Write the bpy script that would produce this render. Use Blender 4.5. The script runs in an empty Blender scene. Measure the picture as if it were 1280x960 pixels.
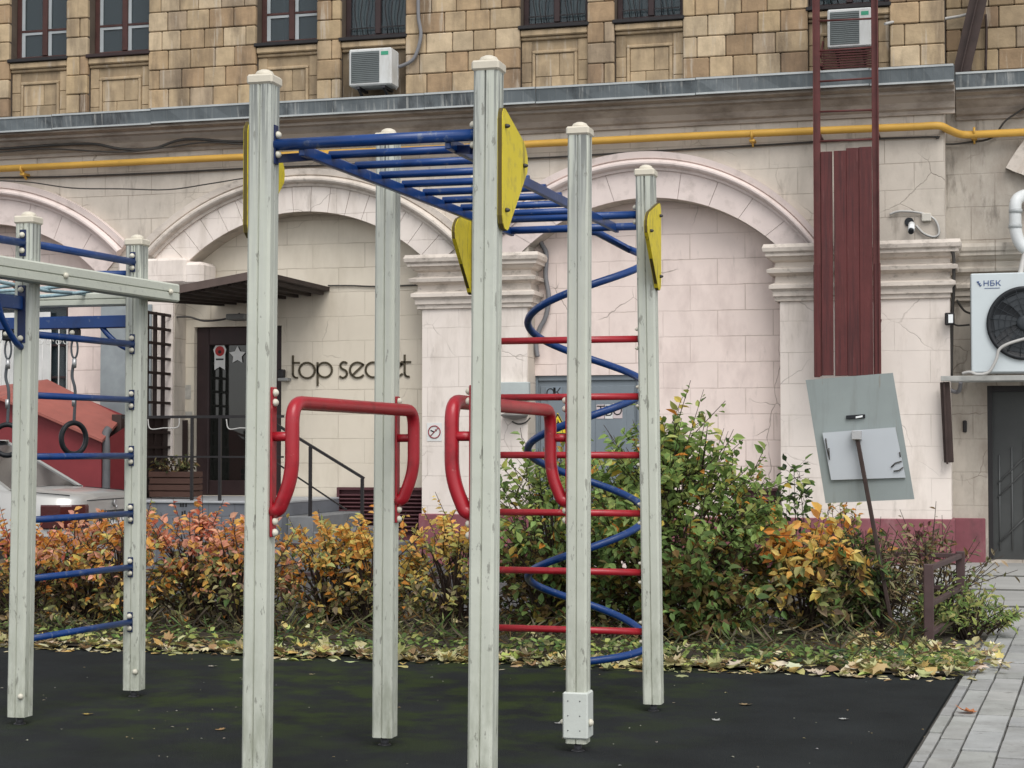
import bpy, math, random
from mathutils import Vector, Matrix
R = random.Random(11)
S = bpy.context.scene
COL = S.collection
PI = math.pi
# ------------------------------------------------------------------ camera, world, sun, exposure
YAW = math.radians(15.4)          # the facade runs along x; the camera looks a little to the left of its normal
PITCH = math.atan(78/2200)
CH = 1.25
cam = bpy.data.cameras.new('camera'); camo = bpy.data.objects.new('camera', cam); COL.objects.link(camo)
cam.sensor_width = 36; cam.lens = 36*2200/1280; cam.clip_start = .05; cam.clip_end = 500
camo.location = (0, 0, CH); camo.rotation_euler = (PI/2 + PITCH, 0, YAW)
S.camera = camo
W = bpy.data.worlds.new('World'); S.world = W; W.use_nodes = True
wt = W.node_tree; bg = wt.nodes['Background']
sky = wt.nodes.new('ShaderNodeTexSky'); sky.sky_type = 'NISHITA'; sky.sun_disc = False
SUN_EL, SUN_ROT = math.radians(52), math.radians(150)
sky.sun_elevation = SUN_EL; sky.sun_rotation = SUN_ROT
hs = wt.nodes.new('ShaderNodeHueSaturation'); hs.inputs['Saturation'].default_value = .14
wt.links.new(sky.outputs[0], hs.inputs['Color']); wt.links.new(hs.outputs[0], bg.inputs['Color'])
bg.inputs['Strength'].default_value = .15
sl = bpy.data.lights.new('sun', 'SUN'); sl.energy = 1.5; sl.angle = math.radians(38); sl.color = (1, .97, .93)
so = bpy.data.objects.new('sun', sl); COL.objects.link(so)
so.rotation_euler = (PI/2 - SUN_EL, 0, math.radians(30))     # soft light from behind the camera, high up
S.view_settings.view_transform = 'Standard'; S.view_settings.look = 'None'; S.view_settings.gamma = 1
S.view_settings.use_curve_mapping = False
S.view_settings.exposure = 0.42

# ------------------------------------------------------------------ helpers
def ray(x, y, f=2200.):
    X = (x-640)/f; Z = (480-y)/f
    Yf = math.cos(PITCH)-Z*math.sin(PITCH); Zu = math.sin(PITCH)+Z*math.cos(PITCH)
    return X*math.cos(YAW)-Yf*math.sin(YAW), X*math.sin(YAW)+Yf*math.cos(YAW), Zu
def fp(x, y, n):                   # point of the plane y=n that was measured at this spot of the survey photograph
    r = ray(x, y); t = n/r[1]; return Vector((r[0]*t, n, CH+r[2]*t))
def gp(x, y, z=0):                 # same for the ground
    r = ray(x, y); t = (z-CH)/r[2]; return Vector((r[0]*t, r[1]*t, z))
def H(r, g, b):
    f = lambda c: (c/255/12.92) if c/255 <= .04045 else ((c/255+.055)/1.055)**2.4
    return (f(r), f(g), f(b))
ORG = {}
def thing(name, label, cat, loc=(0, 0, 0), rotz=0, group=None, local=False):
    o = bpy.data.objects.new(name, None); COL.objects.link(o); o.empty_display_size = .1
    o.location = loc; o.rotation_euler = (0, 0, rotz)
    o['label'] = label; o['category'] = cat
    if group: o['group'] = group
    ORG[o] = Vector((0, 0, 0)) if local else Vector(loc)
    return o
def tag(o, label=None, cat=None, group=None, kind=None):
    if label: o['label'] = label
    if cat: o['category'] = cat
    if group: o['group'] = group
    if kind: o['kind'] = kind
    return o
class MB:
    def __init__(s): s.v = []; s.f = []; s.c = []; s.s = []
    def add(s, vs, fs, col=None, smooth=False):
        o = len(s.v); s.v += [tuple(p) for p in vs]
        for f in fs:
            s.f.append([i+o for i in f]); s.c.append(col); s.s.append(smooth)
        return s
    def obox(s, c, ax, b=0, col=None):     # centre, three half-axis vectors
        c = Vector(c); ax = [Vector(a) for a in ax]; hl = [a.length for a in ax]; un = [a.normalized() if a.length > 1e-9 else Vector((0, 0, 0)) for a in ax]
        sg = [(i, j, k) for i in (-1, 1) for j in (-1, 1) for k in (-1, 1)]
        if b <= 0:
            vs = [c+ax[0]*g[0]+ax[1]*g[1]+ax[2]*g[2] for g in sg]
            return s.add(vs, [(0, 1, 3, 2), (4, 6, 7, 5), (0, 4, 5, 1), (2, 3, 7, 6), (0, 2, 6, 4), (1, 5, 7, 3)], col)
        b = min(b, min(hl)*.49); ix = {}; vs = []
        for g in sg:
            for a in range(3):
                p = c.copy()
                for j in range(3): p = p+un[j]*g[j]*(hl[j] if j == a else hl[j]-b)
                ix[g, a] = len(vs); vs.append(p)
        fs = []
        for a in range(3):
            i, j = [k for k in range(3) if k != a]
            for sa in (-1, 1):
                q = []
                for (si, sj) in ((-1, -1), (1, -1), (1, 1), (-1, 1)):
                    g = [0]*3; g[a] = sa; g[i] = si; g[j] = sj; q.append(ix[tuple(g), a])
                fs.append(q)
            for si in (-1, 1):
                for sj in (-1, 1):
                    g1 = [0]*3; g1[a] = -1; g1[i] = si; g1[j] = sj; g2 = list(g1); g2[a] = 1
                    g1, g2 = tuple(g1), tuple(g2)
                    fs.append([ix[g1, i], ix[g2, i], ix[g2, j], ix[g1, j]])
        for g in sg: fs.append([ix[g, 0], ix[g, 1], ix[g, 2]])
        return s.add(vs, fs, col)
    def box(s, x0, x1, y0, y1, z0, z1, b=0, col=None):
        return s.obox(((x0+x1)/2, (y0+y1)/2, (z0+z1)/2), ((abs(x1-x0)/2, 0, 0), (0, abs(y1-y0)/2, 0), (0, 0, abs(z1-z0)/2)), b, col)
    def bar(s, p, q, w, h, b=0, up=(0, 0, 1), col=None):
        p = Vector(p); q = Vector(q); d = (q-p); t = d.normalized(); up = Vector(up)
        sd = t.cross(up)
        if sd.length < 1e-4: sd = t.cross(Vector((0, 1, 0)))
        sd.normalize(); u2 = sd.cross(t)
        return s.obox((p+q)/2, (d/2, sd*w/2, u2*h/2), b, col)
    def tube(s, pts, r, seg=10, closed=False, col=None, caps=True):
        pts = [Vector(p) for p in pts]; n = len(pts); rr = r if isinstance(r, (list, tuple)) else [r]*n
        tg = []
        for i in range(n):
            a = pts[(i-1) % n] if (i > 0 or closed) else pts[0]; b = pts[(i+1) % n] if (i < n-1 or closed) else pts[-1]
            t = b-a; tg.append(t.normalized() if t.length > 1e-9 else Vector((0, 0, 1)))
        ref = Vector((0, 0, 1)) if abs(tg[0].z) < .9 else Vector((1, 0, 0))
        nn = (ref-tg[0]*ref.dot(tg[0])).normalized(); vs = []
        for i in range(n):
            nn = nn-tg[i]*nn.dot(tg[i]); nn.normalize(); bb = tg[i].cross(nn)
            for k in range(seg):
                a = 2*PI*k/seg; vs.append(pts[i]+(nn*math.cos(a)+bb*math.sin(a))*rr[i])
        fs = []
        for i in range(n if closed else n-1):
            j = (i+1) % n
            for k in range(seg): fs.append((i*seg+k, i*seg+(k+1) % seg, j*seg+(k+1) % seg, j*seg+k))
        s.add(vs, fs, col, True)
        if caps and not closed:
            o = len(s.v)-n*seg
            s.f += [[o+k for k in range(seg)][::-1], [o+(n-1)*seg+k for k in range(seg)]]; s.c += [col]*2; s.s += [False]*2
        return s
    def lathe(s, c, prof, seg=14, ax=(0, 0, 1), col=None):   # prof: (r, h) along ax
        c = Vector(c); ax = Vector(ax).normalized(); a1 = ax.orthogonal().normalized(); a2 = ax.cross(a1); vs = []
        for r, h in prof:
            for k in range(seg):
                a = 2*PI*k/seg; vs.append(c+ax*h+(a1*math.cos(a)+a2*math.sin(a))*r)
        fs = [(i*seg+k, i*seg+(k+1) % seg, (i+1)*seg+(k+1) % seg, (i+1)*seg+k) for i in range(len(prof)-1) for k in range(seg)]
        s.add(vs, fs, col, True); o = len(s.v)-len(vs)
        s.f += [[o+k for k in range(seg)][::-1], [o+(len(prof)-1)*seg+k for k in range(seg)]]; s.c += [col]*2; s.s += [False]*2
        return s
    def prism(s, poly, fa, fb, col=None):     # poly 2D; fa / fb map a 2D point to its 3D start / end
        n = len(poly); vs = [fa(*p) for p in poly]+[fb(*p) for p in poly]
        fs = [list(range(n))[::-1], [n+i for i in range(n)]]+[(i, (i+1) % n, n+(i+1) % n, n+i) for i in range(n)]
        return s.add(vs, fs, col)
    def sweep(s, prof, path, col=None, smooth=False):   # prof: [(a,b)], path: function (a,b,i)->3D for i in range(n)
        n, fn = path; m = len(prof); vs = [fn(a, b, i) for i in range(n) for a, b in prof]
        fs = [(i*m+k, i*m+k+1, (i+1)*m+k+1, (i+1)*m+k) for i in range(n-1) for k in range(m-1)]
        return s.add(vs, fs, col, smooth)
    def build(s, name, mat, parent=None, origin=None, local=False):
        me = bpy.data.meshes.new(name)
        if parent is not None: og = ORG[parent]
        elif origin is not None: og = Vector(origin)
        else:
            xs = [p[0] for p in s.v]; ys = [p[1] for p in s.v]; zs = [p[2] for p in s.v]
            og = Vector(((min(xs)+max(xs))/2, (min(ys)+max(ys))/2, min(zs)))
        me.from_pydata([(p[0]-og.x, p[1]-og.y, p[2]-og.z) for p in s.v], [], s.f)
        if any(c is not None for c in s.c):
            at = me.color_attributes.new('Col', 'FLOAT_COLOR', 'CORNER'); buf = []
            for f, c in zip(s.f, s.c):
                c = c or (1, 1, 1); buf += [c[0], c[1], c[2], 1.]*len(f)
            at.data.foreach_set('color', buf)
        me.polygons.foreach_set('use_smooth', s.s)
        me.update()
        if mat: me.materials.append(mat)
        o = bpy.data.objects.new(name, me); COL.objects.link(o)
        if parent is not None: o.parent = parent; ORG[o] = og
        else: o.location = og; ORG[o] = og
        return o
def dup(o, parent=None):
    c = o.copy(); COL.objects.link(c)
    if parent: c.parent = parent
    for ch in list(o.children): dup(ch, c)
    return c
def arc(c, r, a0, a1, n, f):       # points of an arc mapped by f(x,y)
    return [f(c[0]+r*math.cos(a0+(a1-a0)*i/n), c[1]+r*math.sin(a0+(a1-a0)*i/n)) for i in range(n+1)]
def smooth_path(pts, n=6):         # Catmull-Rom
    P = [Vector(p) for p in pts]; out = []
    for i in range(len(P)-1):
        a, b, c, d = P[max(i-1, 0)], P[i], P[i+1], P[min(i+2, len(P)-1)]
        for k in range(n):
            t = k/n; out.append(.5*((2*b)+(c-a)*t+(2*a-5*b+4*c-d)*t*t+(3*b-3*c+d-a)*t**3))
    return out+[P[-1]]
def text_mesh(name, body, size, depth, mat, parent, loc, rot, sx=1., align='CENTER'):
    cu = bpy.data.curves.new(name, 'FONT'); cu.body = body; cu.size = size; cu.extrude = depth; cu.align_x = align; cu.align_y = 'CENTER'
    t = bpy.data.objects.new(name, cu); COL.objects.link(t); bpy.context.view_layer.update()
    me = bpy.data.meshes.new_from_object(t); bpy.data.objects.remove(t)
    me.materials.clear(); me.materials.append(mat)
    o = bpy.data.objects.new(name, me); COL.objects.link(o)
    o.scale = (sx, 1, 1); o.rotation_euler = rot
    if parent is not None: o.parent = parent; o.location = Vector(loc)-ORG[parent]
    else: o.location = loc
    return o

# ------------------------------------------------------------------ materials
def sc(c, k): return tuple(min(1., x*k) for x in c)
def M(name, col, rough=.6, var=.12, vs=3., bump=.15, bs=60., metal=0., dirt=None, dirt2=None, dirt3=None, dirt4=None, blocks=None, attr=False, spec=.35, coat=0, trans=0, cracks=0.):
    m = bpy.data.materials.new(name); m.use_nodes = True; nt = m.node_tree; N = nt.nodes; L = nt.links
    b = N['Principled BSDF']; b.inputs['Roughness'].default_value = rough; b.inputs['Metallic'].default_value = metal
    b.inputs['Specular IOR Level'].default_value = spec; b.inputs['Coat Weight'].default_value = coat
    tc = N.new('ShaderNodeTexCoord'); ob = tc.outputs['Object']
    def noise(scale, detail=5, mp=None, rgh=.6):
        n = N.new('ShaderNodeTexNoise'); n.inputs['Scale'].default_value = scale; n.inputs['Detail'].default_value = detail; n.inputs['Roughness'].default_value = rgh
        if mp:
            q = N.new('ShaderNodeMapping'); q.inputs['Scale'].default_value = mp; L.new(ob, q.inputs['Vector']); L.new(q.outputs[0], n.inputs['Vector'])
        else: L.new(ob, n.inputs['Vector'])
        return n.outputs['Fac']
    def mrange(x, a, bb, lo=0., hi=1.):
        q = N.new('ShaderNodeMapRange'); L.new(x, q.inputs[0]); q.inputs[1].default_value = a; q.inputs[2].default_value = bb; q.inputs[3].default_value = lo; q.inputs[4].default_value = hi
        return q.outputs[0]
    def mix(fac, A, B, mode='MIX'):
        q = N.new('ShaderNodeMix'); q.data_type = 'RGBA'; q.blend_type = mode
        if isinstance(fac, float): q.inputs[0].default_value = fac
        else: L.new(fac, q.inputs[0])
        for k, v in ((6, A), (7, B)):
            if isinstance(v, tuple): q.inputs[k].default_value = (*v, 1)
            else: L.new(v, q.inputs[k])
        return q.outputs[2]
    def math_(op, a, bb):
        q = N.new('ShaderNodeMath'); q.operation = op
        for k, v in ((0, a), (1, bb)):
            if isinstance(v, (float, int)): q.inputs[k].default_value = v
            else: L.new(v, q.inputs[k])
        return q.outputs[0]
    v1 = mrange(noise(vs), .3, .7)
    if attr:
        at = N.new('ShaderNodeVertexColor'); at.layer_name = 'Col'
        c = mix(v1, mix(1., at.outputs[0], (1-var,)*3, 'MULTIPLY'), mix(1., at.outputs[0], (1+var,)*3, 'MULTIPLY'))
    else: c = mix(v1, sc(col, 1-var), sc(col, 1+var))
    hgt = noise(bs, 4)
    for d in (dirt, dirt2, dirt3, dirt4):       # (colour, lo, hi, scale, mapping, amount[, zlo, zhi])
        if d:
            f = mrange(noise(d[3], 7, d[4], .65), d[1], d[2], 0, d[5])
            for axis, lo_, hi_ in d[6:]:
                sx = N.new('ShaderNodeSeparateXYZ'); L.new(ob, sx.inputs[0])
                f = math_('MULTIPLY', f, mrange(sx.outputs[axis], lo_, hi_))
            c = mix(f, c, d[0])
    bb = math_('MULTIPLY', hgt, bump)
    if blocks:                    # width, height, joint, x offset, z offset, colour spread
        sx = N.new('ShaderNodeSeparateXYZ'); L.new(ob, sx.inputs[0])
        wob = noise(3., 3)
        cx = N.new('ShaderNodeCombineXYZ'); L.new(math_('ADD', sx.outputs[0], blocks[3]), cx.inputs[0])
        L.new(math_('ADD', math_('ADD', sx.outputs[2], blocks[4]), math_('MULTIPLY', wob, .02)), cx.inputs[1])
        br = N.new('ShaderNodeTexBrick'); L.new(cx.outputs[0], br.inputs['Vector'])
        br.inputs['Scale'].default_value = 1; br.inputs['Brick Width'].default_value = blocks[0]; br.inputs['Row Height'].default_value = blocks[1]
        br.inputs['Mortar Size'].default_value = blocks[2]; br.inputs['Mortar Smooth'].default_value = .3; br.inputs['Bias'].default_value = 0
        br.inputs['Color1'].default_value = (1, 1, 1, 1); br.inputs['Color2'].default_value = (1-blocks[5],)*3+(1,); br.inputs['Mortar'].default_value = (.62, .59, .56, 1)
        patch = mrange(noise(1.1, 3), .40, .62, .08, .9)
        c = mix(patch, c, mix(1., c, br.outputs['Color'], 'MULTIPLY'))
        bb = math_('SUBTRACT', bb, math_('MULTIPLY', br.outputs['Fac'], 1.))
    if cracks:                    # hairline cracks where the plaster has moved
        wv = N.new('ShaderNodeTexNoise'); wv.inputs['Scale'].default_value = 3; wv.inputs['Detail'].default_value = 3; L.new(ob, wv.inputs['Vector'])
        va = N.new('ShaderNodeVectorMath'); va.operation = 'MULTIPLY_ADD'; L.new(wv.outputs['Color'], va.inputs[0]); va.inputs[1].default_value = (.22, .22, .22); L.new(ob, va.inputs[2])
        vo = N.new('ShaderNodeTexVoronoi'); vo.feature = 'DISTANCE_TO_EDGE'; vo.inputs['Scale'].default_value = 1.3; L.new(va.outputs[0], vo.inputs['Vector'])
        ck = math_('MULTIPLY', mrange(vo.outputs['Distance'], .002, .0075, .8, 0.), mrange(noise(.9, 2), .52, .60, 0., cracks))
        c = mix(ck, c, (.20, .165, .135)); bb = math_('SUBTRACT', bb, ck)
    L.new(c, b.inputs['Base Color'])
    bp = N.new('ShaderNodeBump'); bp.inputs['Strength'].default_value = .6; bp.inputs['Distance'].default_value = .01
    L.new(bb, bp.inputs['Height']); L.new(bp.outputs[0], b.inputs['Normal'])
    if trans:
        tr = N.new('ShaderNodeBsdfTranslucent'); L.new(c, tr.inputs['Color']); mx = N.new('ShaderNodeMixShader'); mx.inputs[0].default_value = trans
        L.new(b.outputs[0], mx.inputs[1]); L.new(tr.outputs[0], mx.inputs[2]); L.new(mx.outputs[0], N['Material Output'].inputs['Surface'])
    return m
def glass_mat(name, tint, rough=.03, see=.55):
    m = bpy.data.materials.new(name); m.use_nodes = True; nt = m.node_tree; N = nt.nodes; L = nt.links
    b = N['Principled BSDF']; b.inputs['Base Color'].default_value = (*tint, 1); b.inputs['Roughness'].default_value = rough; b.inputs['Specular IOR Level'].default_value = .7
    tr = N.new('ShaderNodeBsdfTransparent'); tr.inputs['Color'].default_value = (.8, .85, .86, 1)
    mx = N.new('ShaderNodeMixShader'); mx.inputs[0].default_value = see
    nz = N.new('ShaderNodeTexNoise'); nz.inputs['Scale'].default_value = 2.5
    bp = N.new('ShaderNodeBump'); bp.inputs['Strength'].default_value = .06; bp.inputs['Distance'].default_value = .02
    L.new(nz.outputs[0], bp.inputs['Height']); L.new(bp.outputs[0], b.inputs['Normal'])
    L.new(b.outputs[0], mx.inputs[1]); L.new(tr.outputs[0], mx.inputs[2]); L.new(mx.outputs[0], N['Material Output'].inputs['Surface'])
    return m
STREAK = (14, 14, .9)
m_frieze = M('frieze plaster', (.575, .515, .445), .8, .12, 1.2, .3, 35, dirt=((.30, .265, .22), .47, .70, 1.1, (1.5, 1.5, .6), .55), dirt2=((.15, .125, .10), .56, .70, 2., (2.2, 2, .5), .6), blocks=(.62, .29, .005, .1, .05, .08), cracks=.7)
m_pink = M('pink painted plaster', (.78, .66, .605), .8, .06, 1.5, .3, 14, dirt=((.52, .42, .385), .49, .70, 1.3, (2, 2, 1.), .55), dirt2=((.33, .28, .24), .60, .72, 3., (2, 2, .5), .4), blocks=(.62, .29, .005, .1, .12, .04), cracks=.8)
m_cream = M('cream painted plaster', (.665, .60, .495), .8, .06, 1.2, .2, 18, dirt=((.43, .37, .28), .50, .75, 1.2, (2, 2, .7), .5), blocks=(.66, .29, .005, .2, .1, .04), cracks=.5)
m_pier = M('pale pier plaster', (.75, .675, .615), .8, .06, 1.2, .3, 16, dirt=((.42, .36, .30), .50, .72, 1.8, (2, 2, .5), .5), dirt2=((.28, .24, .20), .6, .72, 3, (2, 2, .6), .4), blocks=(.75, .34, .003, .3, .1, .02), cracks=.5)
m_side = M('dirty side plaster', (.50, .455, .395), .85, .14, 1.2, .4, 20, dirt=((.22, .18, .145), .44, .66, 1.3, (1.5, 1.5, .6), .65), dirt2=((.10, .085, .07), .55, .68, 3., (2, 2, .6), .6), blocks=(.5, .36, .006, 0, .1, .08), cracks=.9)
m_mould = M('moulding plaster', (.62, .555, .49), .75, .12, 2., .3, 25, dirt=((.30, .26, .22), .50, .68, 2.5, (2, 2, 3), .6), dirt2=((.14, .12, .10), .58, .70, 4, (2, 2, 3), .5))
m_corn = M('dark cornice plaster', (.40, .345, .295), .8, .15, 1.5, .3, 25, dirt=((.16, .13, .105), .46, .66, 1.5, (1.2, 1.2, 3), .7))  # darker, blotched plaster for the whole cornice moulding
m_hood = M('pink moulding plaster', (.71, .61, .57), .75, .08, 2., .3, 25, dirt=((.38, .32, .285), .52, .72, 3, (2, 2, 2), .5))
m_plinth = M('maroon plinth paint', (.22, .075, .09), .7, .2, 2.5, .3, 25, dirt=((.34, .2, .2), .55, .75, 3, (2, 2, 1), .5), dirt2=((.08, .05, .05), .58, .75, 2, (2, 2, 1), .6))
m_zinc = M('weathered zinc flashing', (.17, .19, .20), .5, .3, .8, .15, 12, metal=.1, dirt=((.045, .05, .055), .46, .58, 1.0, (3, 3, .7), .8), dirt2=((.50, .50, .47), .53, .62, 2.6, (10, 3, .3), .55), dirt3=((.13, .15, .16), .48, .54, .55, (1, 1, 1), .85))
m_zincedge = M('pale flashing edge', (.42, .44, .44), .5, .15, 3, .1, 30, metal=.2)
m_stone = M('ochre facing stone', (1, 1, 1), .85, .18, 7., .6, 30, attr=True, dirt=((.115, .085, .06), .48, .68, 1.5, (2.4, 2.2, .45), .7), dirt2=((.50, .44, .36), .57, .66, 1.8, (7, 7, .6), .55))
m_mortar = M('dark stone joints', (.11, .085, .065), .9, .2, 4)
m_wframe = M('brown red window paint', (.06, .024, .02), .55, .25, 6, .15, 40)
m_dframe = M('dark window paint', (.035, .02, .02), .5, .2, 6, .1, 40)
m_inner = M('pale inner sash', (.36, .39, .40), .6)
m_black = M('black painted iron', (.018, .016, .017), .5, .2, 8, .1, 50)
m_room = M('dim room', (.05, .06, .07), .9)
m_curtain = M('net curtain', (.50, .54, .53), .9, .15, 8)
m_glass = glass_mat('window glass', (.055, .075, .085))
m_doorglass = glass_mat('dark door glass', (.014, .015, .013), see=.0)
m_white = M('white enamel', (.78, .80, .80), .4, .04, 2, .05, 30, dirt=((.5, .48, .42), .6, .8, 2, (3, 3, 1), .3))
m_acwhite = M('greyed white enamel', (.60, .61, .60), .45, .06, 2, .04, 30, dirt=((.38, .36, .32), .52, .7, 2, (3, 3, 1), .5))
m_condenser = M('pale blue white enamel', (.54, .59, .605), .45, .03, 2, .04, 30, dirt=((.42, .42, .38), .62, .8, 2, (3, 3, 1), .3))
m_acgrille = M('grey grille plastic', (.13, .15, .15), .6)
m_dkplastic = M('black plastic', (.012, .014, .017), .45)
m_yellowpipe = M('yellow gas pipe paint', (.62, .36, .07), .5, .12, 2, .1, 30, dirt=((.35, .2, .05), .6, .75, 6, (3, 3, 3), .5))
m_ladder = M('dark red oxide steel', (.10, .028, .026), .6, .25, 5, .2, 40, dirt=((.05, .025, .02), .55, .7, 4, (3, 3, .8), .6))
m_plank = M('dark red painted boards', (.098, .023, .022), .6, .2, 3, .3, 30, dirt=((.20, .085, .08), .60, .68, 5, (8, 8, .5), .4), dirt2=((.035, .012, .013), .48, .66, 3, (9, 9, .35), .75))
m_rust = M('brown steel', (.045, .028, .024), .6, .25, 6, .2, 40)
m_cable = M('grey cable sheath', (.06, .055, .05), .7)
m_palecable = M('pale cable sheath', (.45, .44, .42), .6)
m_conduit = M('grey corrugated conduit', (.19, .19, .2), .55)
m_canopy = M('dark brown canopy boards', (.035, .024, .02), .7, .25, 5, .3, 30)
m_trellis = M('dark brown lattice', (.022, .012, .010), .6)
m_tile = M('grey blue porch tile', (.155, .165, .185), .5, .12, 3, .1, 40, blocks=(.31, .31, .006, .05, .02, .12))
m_step = M('grey concrete step', (.18, .185, .19), .7, .15, 4)
m_letters = M('dark olive letters', (.075, .06, .035), .5)
m_sheet = M('grey sheet metal', (.28, .31, .32), .45, .2, 3, .15, 8, metal=.3)
m_downpipe = M('dull grey pipe', (.10, .10, .105), .6, .2, 6)
m_bluedoor = M('grey blue door paint', (.18, .21, .235), .5, .08, 3, .08, 30)
m_vent = M('maroon louvre paint', (.085, .03, .035), .6, .2, 5)
m_shedroof = M('red painted roof sheet', (.30, .095, .075), .6, .15, 3, .2, 12, dirt=((.20, .07, .06), .55, .7, 4, (2, 2, 2), .5))
m_shedwall = M('red shed wall paint', (.20, .03, .035), .6, .15, 3, .15, 20)
m_carpaint = M('silver car paint', (.43, .425, .405), .35, .03, 1, .0, 10, metal=.35, coat=.5)
m_carglass = M('dark car glass', (.02, .022, .025), .08, 0, 1, 0, 10, spec=.6)
m_tail = M('dark red tail light', (.055, .008, .008), .15, .1, 20, .05, 40, spec=.6)
m_rubber = M('black tyre rubber', (.015, .015, .015), .8)
m_alloy = M('grey wheel rim', (.35, .35, .35), .4, metal=.6)
m_plate = M('white plate', (.75, .75, .73), .5, 0)
m_signback = M('grey green board back', (.27, .305, .30), .55, .08, 2, .05, 6, dirt=((.19, .20, .19), .5, .68, 2, (6, 6, .8), .5), dirt2=((.20, .13, .08), .64, .72, 3, (8, 8, .8), .5))
m_signplate = M('scuffed white plate', (.48, .51, .54), .5, .05, 2, .05, 20, dirt=((.15, .15, .16), .66, .74, 5, (1, 1, 3), .6))
m_post = M('pale green painted timber', (.53, .55, .475), .6, .06, 2.2, .5, 9, dirt=((.36, .375, .365), .40, .58, 3, (8, 8, .35), .58, (2, 1.39, 2.23)),
           dirt2=((.055, .06, .065), .485, .535, 3, (26, 26, .5), .92, (2, 2.13, 2.71)), dirt3=((.22, .22, .19), .615, .64, 3.2, (14, 14, 4.), .75), dirt4=((.17, .185, .12), .38, .62, 4, (5, 5, 1.5), .6, (2, .75, .05)))
m_postlow = M('pale green painted timber of the low frame', (.53, .55, .475), .6, .06, 2.2, .5, 9, dirt=((.36, .375, .365), .40, .58, 3, (8, 8, .35), .58, (2, 1.07, 1.92)),
           dirt2=((.055, .06, .065), .485, .535, 3, (26, 26, .5), .92, (2, 1.82, 2.39)), dirt3=((.22, .22, .19), .615, .64, 3.2, (14, 14, 4.), .75), dirt4=((.17, .185, .12), .38, .62, 4, (5, 5, 1.5), .6, (2, .75, .05)))
m_cap = M('cream plastic cap', (.62, .57, .47), .5, .06, 5)
m_bolt = M('cream bolt cap', (.62, .59, .49), .4, .08, 30)
m_blue = M('blue gloss tube paint', (.007, .045, .19), .32, .12, 6, .05, 20, spec=.5, dirt=((.16, .19, .24), .60, .66, 6, (4, 4, 4), .5), dirt2=((.004, .02, .08), .55, .7, 4, (2, 2, 2), .6))
m_dkblue = M('dark blue bracket paint', (.012, .022, .075), .4, .1, 6)
m_red = M('red gloss tube paint', (.36, .014, .024), .32, .08, 5, .05, 20, spec=.5, dirt=((.17, .008, .012), .52, .66, 5, (3, 3, 3), .6), dirt2=((.50, .16, .15), .63, .68, 7, (4, 4, 4), .45))
m_yellow = M('yellow painted plywood', (.72, .58, .03), .5, .08, 3, .2, 25, dirt=((.20, .15, .03), .58, .64, 4, (9, 9, .8), .75), dirt2=((.45, .36, .06), .5, .62, 6, (3, 3, 3), .5))
m_steel = M('dark galvanised steel', (.06, .06, .065), .5, .2, 8, metal=.5)
m_rope = M('pale blue rope', (.30, .42, .46), .8, .2, 60)
m_greyrope = M('grey coated chain rope', (.09, .10, .11), .6)
m_clamp = M('aluminium clamp', (.5, .5, .5), .4, metal=.7)
m_leaf = M('living leaves', (1, 1, 1), .55, .18, 5, .1, 30, attr=True, trans=.38, spec=.22)
m_dryleaf = M('dry leaves', (1, 1, 1), .75, .2, 8, .2, 40, attr=True, trans=.12)
m_twig = M('brown twigs', (.045, .030, .022), .8, .25, 9)
m_soil = M('dark soil', (.045, .036, .026), .95, .3, 6, .8, 12)
m_fence = M('brown fence paint', (.07, .042, .042), .55, .2, 6, .1, 30)
m_mat = M('black rubber crumb', (.016, .0185, .0195), .9, .3, 2.2, 1.2, 140, spec=.18, dirt=((.030, .046, .010), .44, .60, 3.2, (1, 1, 1), .85, (0, 4.9, 4.0), (0, .9, 2.2), (1, 1.2, 2.6)), dirt2=((.055, .057, .055), .66, .72, 40, (1, 1, 1), .7))
m_asphalt = M('wet grey asphalt', (.07, .07, .072), .75, .2, 2, .3, 80)
m_slab = M('grey paving', (.34, .345, .33), .85, .14, 5, .7, 45, attr=True, dirt=((.17, .165, .15), .50, .66, 3, (1, 1, 1), .45), dirt2=((.11, .105, .09), .60, .68, 14, (1, 1, 1), .5))
m_pavebase = M('dark joint sand', (.10, .095, .085), .95, .2, 6)
m_concrete = M('pale yard concrete', (.34, .34, .325), .8, .15, 1.2, .3, 50, dirt=((.17, .165, .155), .55, .75, 1.2, (1, 2.5, 1), .6))

# ------------------------------------------------------------------ ground
def sheet(name, poly, z, mat, kind='structure'):
    b = MB(); b.add([(x, y, z) for x, y in poly], [list(range(len(poly)))])
    return tag(b.build(name, mat, origin=(0, 0, z)), kind=kind)
sheet('ground', [(-120, -60), (120, -60), (120, 120), (-120, 120)], -.13, m_asphalt)
sheet('road', [(-60, 12.9), (-1.3, 12.9), (-1.3, 19.2), (-60, 19.2)], -.10, m_asphalt)
b = MB(); b.box(-1.3, 14, 12.75, 19.7, -.14, .0)
tag(b.build('yard_pavement', m_concrete), kind='structure')
b = MB()
for yy, xx in ((14.25, 9), (15.9, 9), (17.6, 9)):      # raised slab joints of the yard
    b.box(-1.2, xx, yy, yy+.03, 0.0, .012)
for q in ((1.1, 13.5), (-.2, 16.2), (1.4, 17.0)): b.box(q[0], q[0]+.02, q[1], q[1]+1.5, 0.0, .006)
tag(b.build('yard_joint', M('dark joint', (.12, .12, .11), .9)), kind='structure')
b = MB(); b.prism([(-14, -4), (-.985, -4), (-.210, 9.9), (-14, 9.82)], lambda x, y: (x, y, -.12), lambda x, y: (x, y, .0))
tag(b.build('rubber_ground', m_mat, origin=(-6, 5, 0)), kind='structure')
sheet('bed_soil', [(-14, 9.82), (-.205, 9.9), (-.3, 12.75), (-14, 12.75)], .012, m_soil)
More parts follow.
